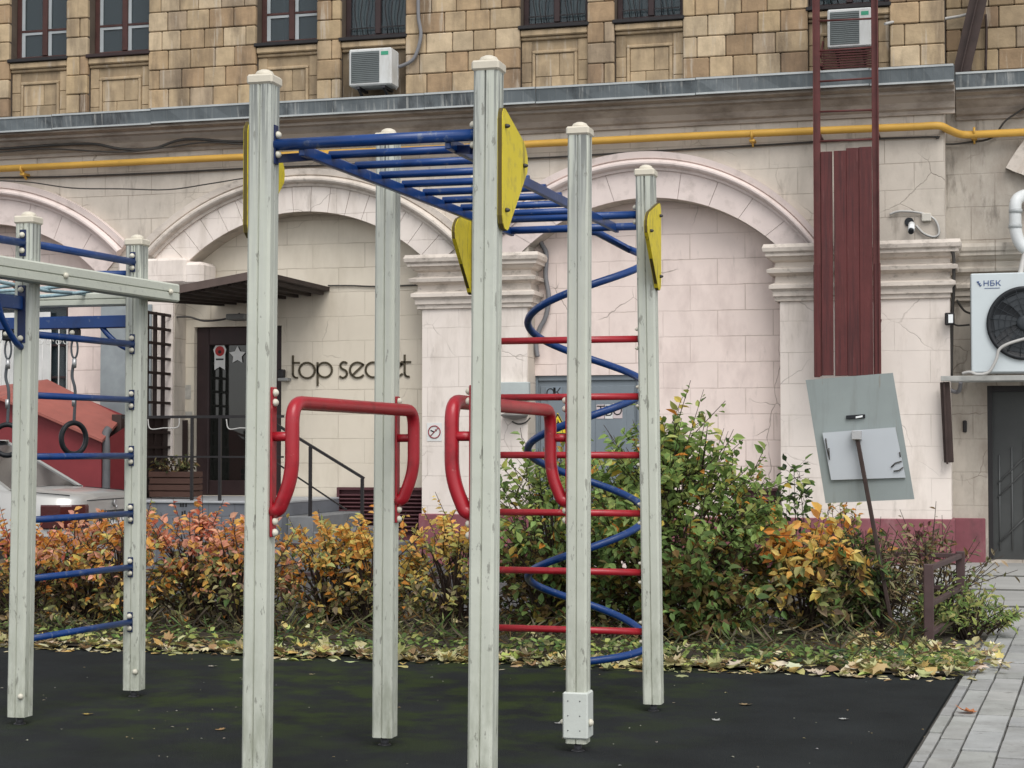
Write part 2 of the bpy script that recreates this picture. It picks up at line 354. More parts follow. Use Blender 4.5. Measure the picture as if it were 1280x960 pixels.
b = MB(); b.add([(-1.3, -4, -.02), (8, -4, -.02), (8, 12.75, -.02), (-.35, 12.75, -.02), (-.35, 9.9, -.02)], [(0, 1, 2, 3, 4)])
tag(b.build('paving_bed', m_pavebase, origin=(0, 0, 0)), kind='structure')
# pavers in rows along the edge of the rubber surface
b = MB(); e0 = Vector((-.208, 9.9, 0)); e1 = Vector((-.367, 7.049, 0)); dv = (e0-e1).normalized(); sv = Vector((dv.y, -dv.x, 0)); base = e0-dv*6.6
off = .012
widths = [.062, .108, .15, .15, .15, .15, .15, .15, .15, .15, .15, .15, .15, .15, .15, .15, .15, .15, .15, .15]
for k, w in enumerate(widths):
    t = -R.random()*.5
    while t < 9.5:
        ln = R.choice([.2, .28, .34, .42, .5]) if k else R.choice([.25, .4, .5])
        g = .34*R.uniform(.88, 1.08); cl = (g, g*R.uniform(.995, 1.02), g*R.uniform(.94, 1.))
        c = base+dv*(t+ln/2)+sv*(off+w/2)
        tilt = Vector((R.uniform(-.008, .008), R.uniform(-.008, .008), 1)).normalized()
        lz = R.uniform(-.004, .004)
        if not (c.x < -.28 and c.y > 10):
            b.obox((c.x, c.y, -.03+lz), (dv*(ln/2-.013), sv*(w/2-.005), tilt*.03), .002, cl)
        t += ln
    off += w
tag(b.build('paved_walkway', m_slab, origin=(0, 0, 0)), kind='structure')

# ------------------------------------------------------------------ the building
FY, TY, SY, UY = 19.25, 19.55, 19.70, 19.30       # wall front, arch recess, set-back side, upper floor
bld = thing('building', 'old two tone block with pink arcaded ground floor under ochre stone upper floor', 'building', (-6, FY, 0))
ARCH = [dict(c=-12.1, zi=1.79, Ri=2.22, l=-13.75, r=-10.15, co=-12.14, zo=1.65, Ro=2.885),
        dict(c=-7.86, zi=1.79, Ri=2.223, l=-9.5, r=-6.37, co=-7.87, zo=1.60, Ro=2.91),
        dict(c=-3.75, zi=1.913, Ri=2.108, l=-5.11, r=-2.27, co=-3.80, zo=2.10, Ro=2.43)]
def zlow(u):
    for a in ARCH:
        if a['l'] < u < a['r']: return a['zi']+math.sqrt(max(.01, a['Ri']**2-(u-a['c'])**2))
    return -.15
us = [-14.2]
edges = sorted([a[k] for a in ARCH for k in 'lr'])
u = -14.2
while u < -.5:
    u = round(u+.06, 4); us.append(u)
us = sorted([x for x in us if x < -.51 and all(abs(x-e) > .02 for e in edges)]+edges+[-.51])
b = MB()
for i in range(len(us)-1):
    a0, a1 = us[i], us[i+1]; mid = (a0+a1)/2
    inside = zlow(mid) > 0
    z0 = zlow(a0+1e-4) if inside else -.15; z1 = zlow(a1-1e-4) if inside else -.15
    b.add([(a0, FY, z0), (a1, FY, z1), (a1, FY, 5.1), (a0, FY, 5.1)], [(0, 1, 2, 3)])
    if inside: b.add([(a0, FY, z0), (a1, FY, z1), (a1, TY+.02, z1), (a0, TY+.02, z0)], [(0, 1, 2, 3)])
for a in ARCH:
    for k in 'lr':
        zt = a['zi']+math.sqrt(a['Ri']**2-(a[k]-a['c'])**2)
        b.add([(a[k], FY, -.15), (a[k], TY+.02, -.15), (a[k], TY+.02, zt), (a[k], FY, zt)], [(0, 1, 2, 3)])
b.add([(-.51, FY, -.15), (-.51, SY+.02, -.15), (-.51, SY+.02, 5.1), (-.51, FY, 5.1)], [(0, 1, 2, 3)])
b.build('arcade_wall', m_frieze, bld)
def wall_holes(u0, u1, z0, z1, y, holes, depth=.18):
    b = MB(); xs = sorted({u0, u1} | {h[0] for h in holes} | {h[1] for h in holes}); zs = sorted({z0, z1} | {h[2] for h in holes} | {h[3] for h in holes})
    for i in range(len(xs)-1):
        for j in range(len(zs)-1):
            mx, mz = (xs[i]+xs[i+1])/2, (zs[j]+zs[j+1])/2
            if any(h[0] < mx < h[1] and h[2] < mz < h[3] for h in holes): continue
            b.add([(xs[i], y, zs[j]), (xs[i+1], y, zs[j]), (xs[i+1], y, zs[j+1]), (xs[i], y, zs[j+1])], [(0, 1, 2, 3)])
    for h in holes:
        for p, q in (((h[0], h[2]), (h[0], h[3])), ((h[1], h[2]), (h[1], h[3])), ((h[0], h[3]), (h[1], h[3])), ((h[0], h[2]), (h[1], h[2]))):
            b.add([(p[0], y, p[1]), (q[0], y, q[1]), (q[0], y+depth, q[1]), (p[0], y+depth, p[1])], [(0, 1, 2, 3)])
    return b
D1 = (fp(243, 412, TY).x, fp(352, 412, TY).x, .66, fp(290, 408, TY).z)          # entrance door
D2 = (fp(664, 470, TY).x, fp(803, 470, TY).x, .05, fp(730, 469, TY).z)          # grey blue door
W0 = (fp(-40, 400, TY).x, fp(85, 400, TY).x, 1.35, fp(40, 378, TY).z)           # grilled window at the far left
D3 = (fp(1234, 500, SY).x, 1.35, .03, fp(1260, 482, SY).z)                      # dark metal door
wall_holes(-14.2, -10.1, -.15, 4.3, TY, [W0]).build('recess_wall', m_pink, bld)
wall_holes(-9.55, -6.3, -.15, 4.3, TY, [D1]).build('recess_wall', m_cream, bld)
wall_holes(-5.2, -2.2, -.15, 4.3, TY, [D2], .12).build('recess_wall', m_pink, bld)
wall_holes(-.52, 6, -.15, 5.2, SY, [D3], .2).build('side_wall', m_side, bld)
b = MB(); b.box(-14.2, 6, 20.15, 27, -.15, 9.2); b.box(-14.2, -11.9, 19.8, 20.2, 0, 4); b.build('light_block_core', m_room, bld)  # box for the building's depth, added to stop sky light leaking in
# piers: lighter paint laid on the shafts, 4 mm proud
def part(name, mat, *a): b = MB(); b.box(*a); return b.build(name, mat, bld)
for u0, u1, z1 in ((-6.366, -5.114, 2.85), (-2.266, -.47, 2.85), (-10.14, -9.51, 3.2)): part('pier', m_pier, u0, u1, FY-.03, FY+.02 if u1 < -1 else SY-.01, .47, z1)
for u0, u1 in ((-13.7, -9.5), (-6.40, -5.08), (-2.30, -.44)): part('plinth', m_plinth, u0, u1, FY-.06, FY+.02 if u1 < -1 else SY-.03, -.14, .48, .01)
for u0, u1 in ((-9.49, -6.38), (-5.10, D2[0]-.05), (D2[1]+.05, -2.28)): part('plinth', m_plinth, u0, u1, TY-.035, TY+.02, -.14, .46, .008)
part('plinth', m_plinth, -.50, D3[0]-.03, SY-.04, SY+.02, -.14, .475, .008); part('plinth', m_plinth, D3[1]+.1, 6, SY-.04, SY+.02, -.14, .48, .008)
# arch bands and hood mouldings
for k, a in enumerate(ARCH):
    n = 61
    def ang(c, z, Rr, zs): return math.acos(max(-1, min(1, (zs-z)/Rr)))
    zs_o = [3.70, 3.66, 3.44][k]
    half = math.acos((zs_o-a['zo'])/a['Ro'])
    hi = math.acos(min(1, (3.30-a['zi'])/a['Ri']))
    hl = half if k else half
    def pt(t, rad_in, rad_out, w, y):
        # w = 0 on the inner circle, 1 on the hood circle
        th = -1+2*t
        ao, ai = th*half, th*hi
        po = (a['co']+(a['Ro'])*math.sin(ao), a['zo']+(a['Ro'])*math.cos(ao))
        pi_ = (a['c']+(a['Ri'])*math.sin(ai), a['zi']+(a['Ri'])*math.cos(ai))
        return (pi_[0]+(po[0]-pi_[0])*w, y, pi_[1]+(po[1]-pi_[1])*w)
    b = MB(); nv = (9, 17, 10)[k]
    for j in range(nv):            # flat band of voussoirs with fine joints
        t0, t1 = j/nv+.0007, (j+1)/nv-.0007
        prof = [(.0, FY+.01), (.0, FY-.022), (.60, FY-.022), (.60, FY+.01)]
        m = 5
        b.sweep(prof, (m, lambda w, y, i: pt(t0+(t1-t0)*i/(m-1), 0, 0, w, y)))
        for tt in (t0, t1): b.add([pt(tt, 0, 0, w, y) for w, y in prof], [(0, 1, 2, 3)])
    b.build('arch_band', m_hood if k != 1 else m_pier, bld)
    b = MB()
    prof = [(.60, FY+.01), (.60, FY-.05), (.66, FY-.06)]+[(.66+.17*(.5-.5*math.cos(x*PI/7)), FY-.06-.075*math.sin(x*PI/7)) for x in range(1, 7)]+[(.84, FY-.06), (.86, FY-.085), (1.0, FY-.10), (1.0, FY+.01)]
    b.sweep(prof, (n, lambda w, y, i: pt(i/(n-1), 0, 0, w, y)))
    for tt in (0, 1): b.add([pt(tt, 0, 0, w, y) for w, y in prof], [list(range(len(prof)))])
    o = b.build('arch_moulding', m_hood if k != 1 else m_mould, bld)
# a part of the next arch, over the dark door
b = MB(); prof = [(1.95, SY+.01), (1.95, SY-.06), (2.02, SY-.12), (2.1, SY-.13), (2.16, SY-.08), (2.28, SY-.1), (2.28, SY+.01)]
b.sweep(prof, (24, lambda r, y, i: (2.14-r*math.cos(.48+1.09*i/23), y, 3.25+r*math.sin(.48+1.09*i/23)*.95)))
b.build('arch_moulding', m_mould, bld)
# capitals
CAP = [(-.03, 2.80), (-.06, 2.81), (-.06, 2.87), (-.09, 2.90), (-.09, 2.95), (-.125, 2.99), (-.13, 3.02), (-.06, 3.05), (-.05, 3.16), (-.07, 3.19), (-.15, 3.22), (-.16, 3.25), (-.13, 3.285), (-.17, 3.31), (-.20, 3.35), (-.21, 3.38), (-.21, 3.43), (.02, 3.43)]
CAP = [(-.03, 2.82), (-.06, 2.83), (-.06, 2.875), (-.085, 2.88), (-.085, 2.93), (-.11, 2.955), (-.13, 2.96), (-.13, 3.0), (-.06, 3.03), (-.05, 3.10), (-.10, 3.125), (-.15, 3.13), (-.16, 3.17), (-.06, 3.20), (-.05, 3.25), (-.10, 3.27), (-.13, 3.30), (-.17, 3.31), (-.17, 3.34), (-.20, 3.36), (-.21, 3.40), (-.19, 3.44), (.02, 3.44)]
def capital(u0, u1, yin0, yin1, name='capital', mat=m_mould, prof=CAP):
    b = MB(); pts = lambda d: [(u0-d*.8, yin0), (u0-d*.8, FY-d), (u1+d*.8, FY-d), (u1+d*.8, yin1)]
    b.sweep(prof, (4, lambda a, z, i: (*pts(-a)[i], z)))
    zt = prof[-1][1]
    b.add([(*p, zt) for p in pts(.19)], [(0, 1, 2, 3)])
    return b.build(name, mat, bld)
capital(-6.37, -5.11, TY, TY); capital(-2.27, -.51, TY, SY)
b = MB(); b.sweep(CAP, (2, lambda a, z, i: ((-.50, 5.9)[i], SY+a*.75, z))); b.build('string_course', m_side, bld)
b = MB(); b.box(-10.2, -9.30, FY-.13, TY, 3.19, 3.50, .03); b.box(-9.5, -9.09, FY-.11, TY, 3.17, 3.45, .04); b.build('impost_block', m_pier, bld)
# cornice: plaster moulding below, zinc flashing above
def cornice(u0, u1, y, cov=True):
    d = y-FY
    b = MB(); prof = [(FY+.01, 4.80), (FY-.03, 4.80), (FY-.03, 4.84), (FY-.06, 4.86), (FY-.09, 4.92), (FY-.16, 4.985), (FY-.20, 5.0), (FY-.20, 5.03), (FY-.30, 5.05), (FY-.30, 5.09), (FY+.05, 5.09)]
    b.sweep(prof, (2, lambda yy, z, i: ((u0, u1)[i], yy+d, z)))
    b.add([(u1, yy+d, z) for yy, z in prof], [list(range(len(prof)))])
    b.add([(u0, yy+d, z) for yy, z in prof], [list(range(len(prof)))])
    c = b.build('cornice', m_corn, bld)
    f = MB(); e = MB(); x = u0
    while x < u1-.01:
        x1 = min(u1, x+R.uniform(1.3, 2.0)); j = R.uniform(-.007, .007); jy = R.uniform(-.01, .01); ns = 8
        for i in range(ns):
            xa, xb = x+(x1-x)*i/ns, x+(x1-x)*(i+1)/ns
            w = lambda q: .006*math.sin(q*5.1)+.004*math.sin(q*13.7)
            P = lambda q: [(q, y+.1+.0, 5.335+j), (q, y-.365+jy, 5.255+j+w(q)), (q, y-.37+jy, 5.24+j+w(q)), (q, y-.345+jy+w(q)*1.5, 5.09+j+w(q)), (q, y-.33+jy, 5.082+j)]
            A, B = P(xa+.001), P(xb)
            for q in range(4): f.add([A[q], B[q], B[q+1], A[q+1]], [(0, 1, 2, 3)])
        e.bar((x+.004, y-.372+jy, 5.247+j), (x1-.006, y-.372+jy, 5.247+j), .012, .022); e.bar((x+.004, y-.358+jy, 5.084+j), (x1-.006, y-.358+jy, 5.084+j), .022, .02)
        x = x1
    f.add([(u1, y+.1, 5.335), (u1, y-.365, 5.255), (u1, y-.345, 5.09), (u1, y+.1, 5.09)], [(0, 1, 2, 3)])
    g = f.build('flashing', m_zinc, c); e.build('flashing_edge', m_zincedge, g if False else c)
cornice(-14.2, -.40, FY); cornice(-.395, 6, SY)
# upper floor of facing stone
BAY = []
for l, r in ((12, 83), (110, 186), (320, 396), (426, 507), (650, 734), (768, 853.5), (1010, 1112)):
    BAY.append((fp(l, 60, UY).x, fp(r, 60, UY).x))
dist = BAY[4][0]-BAY[2][0]
BAY = [(BAY[0][0]-1.13-1.0, BAY[0][0]-1.13-.2)]+BAY
SILL = 6.07
COLS = [(.455, .345, .215), (.43, .32, .19), (.395, .285, .17), (.49, .385, .255), (.34, .235, .14), (.425, .32, .20), (.27, .185, .115), (.37, .285, .195)]
def stone_rows(mb, y, ulo, uhi, z0, z1, bays, dark=1., rowh=.235, wid=.285, zoff=5.807):
    k0 = math.floor((z0-zoff)/rowh); k1 = math.ceil((z1-zoff)/rowh)
    for k in range(k0, k1):
        za, zb = max(z0, zoff+k*rowh), min(z1, zoff+(k+1)*rowh)
        if zb-za < .03: continue
        cuts = [ulo]
        for l, r in bays: cuts += [l, r]
        cuts.append(uhi)
        for s in range(0, len(cuts), 2):
            a, e = cuts[s], cuts[s+1]
            if e-a < .05: continue
            x = a; first = True
            while x < e-1e-4:
                w = wid*R.uniform(.86, 1.14)*(1 if not first else (.55 if k % 2 else 1.))
                if e-(x+w) < .12: w = e-x
                if e-a < .42: w = (e-a) if k % 2 else (e-a)*(.62 if first else 1.1)
                w = min(w, e-x)
                low = max(0, 1-(za-5.3)/.9)
                c = R.choice(COLS[:6] if R.random() > .12+.35*low else COLS[4:]); g = R.uniform(.86, 1.12)*dark
                pr = R.uniform(-.006, .006)
                mb.obox((x+w/2, y+.02+pr, (za+zb)/2), ((w/2-.0035, 0, 0), (0, .035, 0), (0, 0, (zb-za)/2-.0035)), .011, (c[0]*g, c[1]*g, c[2]*g))
                x += w; first = False
cuts = [-14.2]+[q for l, r in BAY for q in (l, r)]+[-.5]
for q in range(0, len(cuts), 2): b = MB(); stone_rows(b, UY, cuts[q], cuts[q+1], 5.2, 8.6, []); b.build('stone_facing', m_stone, bld)
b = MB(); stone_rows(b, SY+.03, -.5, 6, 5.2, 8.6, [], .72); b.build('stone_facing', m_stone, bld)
b = MB()
cuts = [-14.2]+[q for l, r in BAY for q in (l, r)]+[-.5]
for s in range(0, len(cuts), 2): b.box(cuts[s]+.004, cuts[s+1]-.004, UY+.03, 20.2, 5.2, 8.6)
b.box(-.5, 6, SY+.06, 20.2, 5.2, 8.6); b.build('stone_backing', m_mortar, bld)
# windows, sills, panels under them
for k, (l, r) in enumerate(BAY):
    dark = k >= 4
    mm = m_dframe if dark else m_wframe; wy = UY+.17; zt = 7.75; zb = SILL+(.0 if k < 6 else .0)
    w = MB(); f = .06
    w.box(l, l+f, wy, wy+.07, zb, zt, .006); w.box(r-f, r, wy, wy+.07, zb, zt, .006); w.box(l+f, r-f, wy, wy+.07, zb, zb+.05, .006); w.box(l+f, r-f, wy, wy+.07, zt-f, zt)
    mid = (l+r)/2; w.box(mid-.035, mid+.035, wy-.012, wy+.06, zb+.05, zt-f, .006)
    if not dark: w.box(l+f, mid-.035, wy+.01, wy+.05, zb+.36, zb+.385); w.box(mid+.035, r-f, wy+.01, wy+.05, zb+.36, zb+.385); 
    win = w.build('window', mm, bld)
    p = MB(); p.box(l+f, mid-.035, wy+.03, wy+.036, zb+.05, zt-f); p.box(mid+.035, r-f, wy+.03, wy+.036, zb+.05, zt-f); p.build('pane', m_glass, win)
    if not dark:
        q = MB()
        for a, c in ((l+f+.002, mid-.037), (mid+.037, r-f-.002)):
            q.box(a, a+.045, wy+.015, wy+.028, zb+.052, zb+.358); q.box(a, a+.04, wy+.015, wy+.028, zb+.388, zt-f-.01); q.box(a+.045, c, wy+.016, wy+.027, zb+.325, zb+.356)
        q.build('inner_sash', m_inner, win)
    else:
        g = MB()
        for a, c in ((l+f, mid-.04), (mid+.04, r-f)):
            for j in range(1, 4):
                xx = a+(c-a)*j/4; g.tube([(xx+.018*math.sin(q*1.3+j), wy-.03, zb+.04+q*.11) for q in range(15)], .006, 5)
            g.bar((a, wy-.03, zb+.12), (c, wy-.03, zb+.12), .01, .014); g.bar((a, wy-.03, zb+.62), (c, wy-.03, zb+.62), .01, .014)
        g.build('window_grille', m_black, win)
        q = MB()
        for a, c in ((l+f, mid-.2), (mid+.12, r-f)):
            n = 22
            q.sweep([(0, zb+.06), (0, zt-.1)], (n, lambda aa, z, i: (a+(c-a)*i/(n-1), wy+.16+.025*math.sin(i*1.9), z)), smooth=True)
        q.build('curtain', m_curtain, win)
    q = MB(); q.box(l-.02, r+.02, UY-.03, wy+.02, SILL-.055, SILL-.012, .006)
    q.build('sill_flashing', m_black if k != 2 else m_dframe, win)
    # moulded ledge and panel below
    c1 = COLS[5]; pan = MB(); g = R.uniform(.9, 1.05); cc = tuple(x*g for x in c1)
    bk = UY+.075
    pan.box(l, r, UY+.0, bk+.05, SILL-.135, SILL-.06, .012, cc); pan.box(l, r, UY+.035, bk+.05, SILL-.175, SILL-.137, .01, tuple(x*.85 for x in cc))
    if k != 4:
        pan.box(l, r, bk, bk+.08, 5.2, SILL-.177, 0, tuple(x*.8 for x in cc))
        pl, pr_, pt_ = l+.13, r-.13, SILL-.33
        pan.box(pl, pl+.035, bk-.03, bk+.01, 5.2, pt_, .008, cc); pan.box(pr_-.035, pr_, bk-.03, bk+.01, 5.2, pt_, .008, cc); pan.box(pl, pr_, bk-.032, bk+.01, pt_-.002, pt_+.035, .008, cc)
        xx = pl+.045
        for zz0, zz1, cut in ((5.2, 5.47, .4), (5.475, pt_-.008, .62)):
            xm = pl+.04+(pr_-pl-.08)*cut
            pan.box(pl+.04, xm-.003, bk-.014, bk+.01, zz0, zz1, .006, sc(c1, R.uniform(.85, 1.08))); pan.box(xm+.003, pr_-.04, bk-.014, bk+.01, zz0, zz1, .006, sc(c1, R.uniform(.65, 1.05)))
        for a, c in ((l+.004, pl-.008), (pr_+.008, r-.004)):
            for zz0, zz1 in ((5.2, 5.41), (5.415, 5.64), (5.645, SILL-.18)): pan.box(a, c, bk-.014, bk+.01, zz0, zz1, .006, sc(c1, R.uniform(.7, 1.05)))
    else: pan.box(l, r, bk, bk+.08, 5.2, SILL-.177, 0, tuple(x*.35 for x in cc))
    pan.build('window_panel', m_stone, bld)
# entrance door, blue door, metal door, far-left window
l, r, z0, z1 = D1; y = TY+.12
d = MB(); d.box(l, l+.16, y-.05, y+.05, z0, z1, .01); d.box(r-.16, r, y-.05, y+.05, z0, z1, .01); d.box(l+.16, r-.16, y-.05, y+.05, z1-.22, z1, .01); d.box(l+.16, r-.16, y-.04, y+.05, z0, z0+.18, .01)
dr = d.build('entrance_door', m_dframe, bld); p = MB(); p.box(l+.16, r-.16, y, y+.01, z0+.18, z1-.22); p.build('pane', m_doorglass, dr)
p = MB(); p.tube([(r-.2, y-.09, 1.5), (r-.2, y-.09, 1.95)], .018, 8); p.bar((r-.2, y-.09, 1.55), (r-.2, y-.03, 1.55), .015, .015); p.bar((r-.2, y-.09, 1.9), (r-.2, y-.03, 1.9), .015, .015); p.build('handle', m_clamp, dr)
l, r, z0, z1 = D2; y = TY+.06
d = MB(); d.box(l, r, y, y+.05, z0, z1); dr = d.build('grey_blue_door', m_bluedoor, bld)
p = MB(); mid = (l+r)/2
p.box(l, l+.07, y-.03, y-.002, z0, z1, .006); p.box(r-.07, r, y-.03, y-.002, z0, z1, .006); p.box(l+.072, r-.072, y-.03, y-.002, z1-.06, z1, .006)
for a, c in ((l+.1, mid-.01), (mid+.01, r-.1)): p.box(a, c, y-.02, y-.002, z0+.02, z1-.12, .008); p.box(a+.09, c-.09, y-.028, y-.021, z0+.12, z1-.22, .006)
p.build('door_leaf', m_bluedoor, dr)
l, r, z0, z1 = D3; y = SY+.1
d = MB(); d.box(l, l+.05, y-.09, y+.05, z0, z1); d.box(r-.05, r, y-.09, y+.05, z0, z1); d.box(l+.052, r-.052, y-.088, y+.05, z1-.06, z1)
dr = d.build('metal_door', m_black, bld)
m_mdoor = M('dark grey door sheet', (.055, .058, .057), .5, .15, 3, .08, 20)
p = MB(); p.box(l+.05, r-.05, y, y+.04, z0, z1-.06); p.build('door_leaf', m_mdoor, dr)
p = MB(); m_mbar = M('grey door bars', (.12, .125, .125), .5)
for j in range(7):
    xx = l+.12+j*.13
    p.tube([(xx, y-.012, z0+.1), (xx, y-.012, z1-.75+.09*j)], .008, 6)
p.tube([(l+.1, y-.016, .7), (l+.95, y-.016, 1.55)], .008, 6); p.tube([(l+.1, y-.018, .85), (l+.95, y-.018, 1.7)], .008, 6); p.tube([(l+.1, y-.02, .2), (l+.8, y-.02, .9)], .008, 6)
p.build('door_bars', m_mbar, dr)
l, r, z0, z1 = W0; y = TY+.1
d = MB(); d.box(l, l+.07, y-.03, y+.05, z0, z1); d.box(r-.06, r, y-.03, y+.05, z0, z1); d.box((l+r)/2-.03, (l+r)/2+.03, y-.03, y+.05, z0, z1); d.box(l+.07, r-.06, y-.028, y+.05, z1-.06, z1)
for q in range(3): d.box((l+r)/2+.03, r-.06, y-.02, y+.03, z0+.35+q*.4, z0+.375+q*.4)
wn = d.build('window', m_dframe, bld); p = MB(); p.box(l+.06, r-.06, y+.02, y+.03, z0, z1-.05); p.build('pane', m_glass, wn)
p = MB(); m_wgr = M('white painted iron', (.7, .7, .68), .5)
p.box(l+.1, fp(60, 450, TY).x, y-.055, y-.045, z0, z1-.12)
p.build('white_blind', m_wgr, wn)
p = MB()
for q in range(9):
    xx = fp(2+q*10.2, 450, TY-.05).x; p.tube([(xx, TY-.05, 1.3), (xx, TY-.05, fp(40, 400, TY).z)], .008, 6)
for q in range(4):
    cx = fp(12+q*22, 425, TY-.05).x; cz = fp(12, 428, TY-.05).z
    for sgn in (-1, 1): p.tube([(cx+sgn*.06+sgn*(.065-.005*t)*math.cos(t*.8), TY-.055, cz+(.065-.005*t)*math.sin(t*.8)) for t in range(11)], .006, 5)
p.build('window_grille', M('grey white iron', (.55, .55, .53), .5), wn)

# ------------------------------------------------------------------ fittings on the facade
def wire(name, pts, y, r, mat, label, cat='cable', n=5, seg=6, group=None):
    P = [fp(px, py, (y if len(q) == 2 else q[2])) for q in pts for px, py in [q[:2]]]
    b = MB(); b.tube(smooth_path(P, n), r, seg); return tag(b.build(name, mat), label, cat, group)
# gas pipe
t = thing('gas_pipe', 'yellow gas pipe running along the frieze above the arches', 'pipe', (-6, 19.1, 4.6))
pl = [fp(-60, 216, 19.12), fp(0, 212, 19.12), fp(120, 206, 19.12), fp(300, 198, 19.12), fp(660, 181, 19.12), fp(1150, 158.5, 19.12)]
pl = [(-12.4, 19.12, 4.665), (-9, 19.12, 4.672), (-6, 19.12, 4.662), (-3, 19.12, 4.668), (-.75, 19.12, 4.655), (-.56, 19.13, 4.655), (-.47, 19.25, 4.63), (-.36, 19.5, 4.62), (-.25, 19.57, 4.62), (3.5, 19.57, 4.62)]
b = MB(); b.tube(pl[:5]+smooth_path(pl[4:9], 5)[1:]+pl[9:], .042, 12); b.build('pipe', m_yellowpipe, t)
br = []
for px, y in ((28, 19.12), (940, 19.12), (1218, 19.57)):
    x = fp(px, 190, y).x
    b = MB(); b.box(x-.03, x+.03, y-.01, y+.14, 4.575, 4.605, .004); b.tube([(x-.012, y, 4.65)]+[(x+.012, y, 4.65)], .052, 12); b.bar((x, y, 4.6), (x, y+.1, 4.54), .02, .02); b.build('pipe_bracket', m_yellowpipe if px < 1000 else m_yellowpipe, t)
# cables over the frieze
wire('cable', [(-40, 187), (0, 186), (70, 181), (118, 180), (150, 186), (190, 186), (232, 174), (300, 177), (420, 172), (640, 160)], 19.11, .017, m_cable, 'thick sagging dark cable just under the cornice at the left')
wire('cable', [(-40, 191), (0, 190), (60, 186), (150, 190), (210, 184), (260, 178), (340, 181), (480, 170), (640, 165)], 19.10, .010, m_cable, 'thin dark cable twisting below the thick one under the cornice')
wire('cable', [(-40, 224), (0, 222), (70, 221), (200, 216), (300, 211), (450, 205), (660, 198), (800, 190), (870, 186), (960, 181), (1040, 176), (1163, 171), (1170, 173)], 19.215, .011, m_cable, 'dark cable running just below the yellow gas pipe')
wire('cable', [(-30, 226), (30, 227), (90, 235), (150, 236), (210, 237), (260, 230), (310, 222), (345, 218)], 19.09, .008, m_cable, 'thin black cable sagging between the two left arches')
wire('cable', [(1172, 174, 19.6), (1182, 180, 19.66), (1210, 178, 19.66), (1240, 172, 19.66), (1258, 150, 19.62), (1290, 130, 19.6)], 19.66, .012, m_cable, 'black cable dropping from the cornice above the condenser unit')
wire('cable', [(410, 357), (440, 357), (470, 358), (528, 356)], 19.53, .009, m_cable, 'thin dark cable across the cream wall right of the canopy')
wire('conduit', [(671, 290), (677, 305), (683, 318), (682, 345), (686, 372), (682, 396), (674, 412), (670, 430), (672, 446)], 19.50, .028, m_conduit, 'grey corrugated conduit bending down the pink arch recess', 'conduit', 6, 8)
wire('cable', [(668, 360), (662, 385), (657, 412), (656, 470), (660, 540), (660, 600)], 19.53, .011, m_cable, 'dark cable running down the edge of the middle pier')
# conduit on upper floor by the left air conditioner
wire('conduit', [(523, -20), (523, 20), (526, 45), (518, 72), (503, 82), (492, 84)], 19.24, .022, m_conduit, 'grey double conduit coming down the stone wall to the air conditioner', 'conduit', 6, 8)
wire('cable', [(492, 80), (497, 95), (495, 112)], 19.22, .012, m_palecable, 'short pale hose hanging beside the left air conditioner')
wire('cable', [(1106, 30, 19.2), (1130, 25, 19.4), (1160, 26, 19.6), (1195, 21, 19.66), (1212, 17, 19.66)], 19.66, .016, m_palecable, 'bundle of pale cables across the dirty stone at upper right')
wire('cable', [(1232, 18), (1233, 40), (1232, 88)], 19.67, .014, m_rust, 'brown cable going straight down the dirty stone at upper right')
# air conditioners
def aircon(x0, x1, z0, z1, yf, label, leg):
    t = thing('air_conditioner', label, 'air conditioner', ((x0+x1)/2, yf+.13, z0), group='air conditioners under the windows')
    dz = z1-z0; w = x1-x0
    b = MB(); b.box(x0, x1, yf, yf+.27, z0, z1, .015); b.build('casing', m_acwhite, t)
    g = MB(); xs = x0+w*.06; xe = x0+w*.72
    g.box(xs, xe, yf-.004, yf+.01, z0+dz*.08, z1-dz*.08)
    gr = g.build('grille', m_acgrille, t)
    g = MB()
    for k in range(16): g.box(xs, xe, yf-.012, yf-.005, z0+dz*(.09+.82*k/16), z0+dz*(.09+.82*k/16)+.009)
    g.build('slat', M('grille slats', (.17, .19, .19), .5), gr)
    g = MB(); g.box(x0+w*.76, x0+w*.93, yf-.003, yf+.004, z1-dz*.2, z1-dz*.1); g.build('badge', M('green badge', (.05, .30, .18), .5), t)
    for xx in (x0+w*.2, x0+w*.8): g = MB(); g.box(xx-.02, xx+.02, yf+.02, leg, z0-.03, z0-.002); g.bar((xx, yf+.05, z0-.03), (xx, leg, z0-.16), .025, .025); g.build('bracket', m_steel, t)
ax = [fp(436, 62, 18.98), fp(489, 105, 18.98)]
aircon(ax[0].x, ax[1].x, ax[1].z, ax[0].z, 18.98, 'white air conditioner box on brackets under the left grilled window', 19.3)
ax = [fp(1034, 12, 19.02), fp(1090, 57, 19.02)]
aircon(ax[0].x, ax[1].x, ax[1].z, ax[0].z, 19.02, 'white air conditioner box behind the rails of the red fire ladder', 19.4)
t = thing('slatted_shelf', 'dark red slatted metal shelf below the air conditioner behind the ladder', 'shelf', (fp(1060, 75, 19.05).x, 19.05, 5.4))
b = MB(); xa, xb = fp(1026, 62, 18.98).x, fp(1092, 62, 18.98).x
for k in range(10): z = fp(1060, 62+k*2.9, 18.98).z; b.box(xa, xb, 18.95+k*.012, 18.975+k*.012, z-.008, z+.008)
b.build('slats', m_ladder, t); b = MB(); b.bar((xa, 18.95, 5.43), (xa, 19.25, 5.65), .02, .03); b.bar((xb, 18.95, 5.43), (xb, 19.25, 5.65), .02, .03); b.bar((xa, 18.95, 5.34), (xa, 19.3, 5.34), .03, .03); b.bar((xb, 18.95, 5.34), (xb, 19.3, 5.34), .03, .03); b.build('shelf_frame', m_ladder, t)
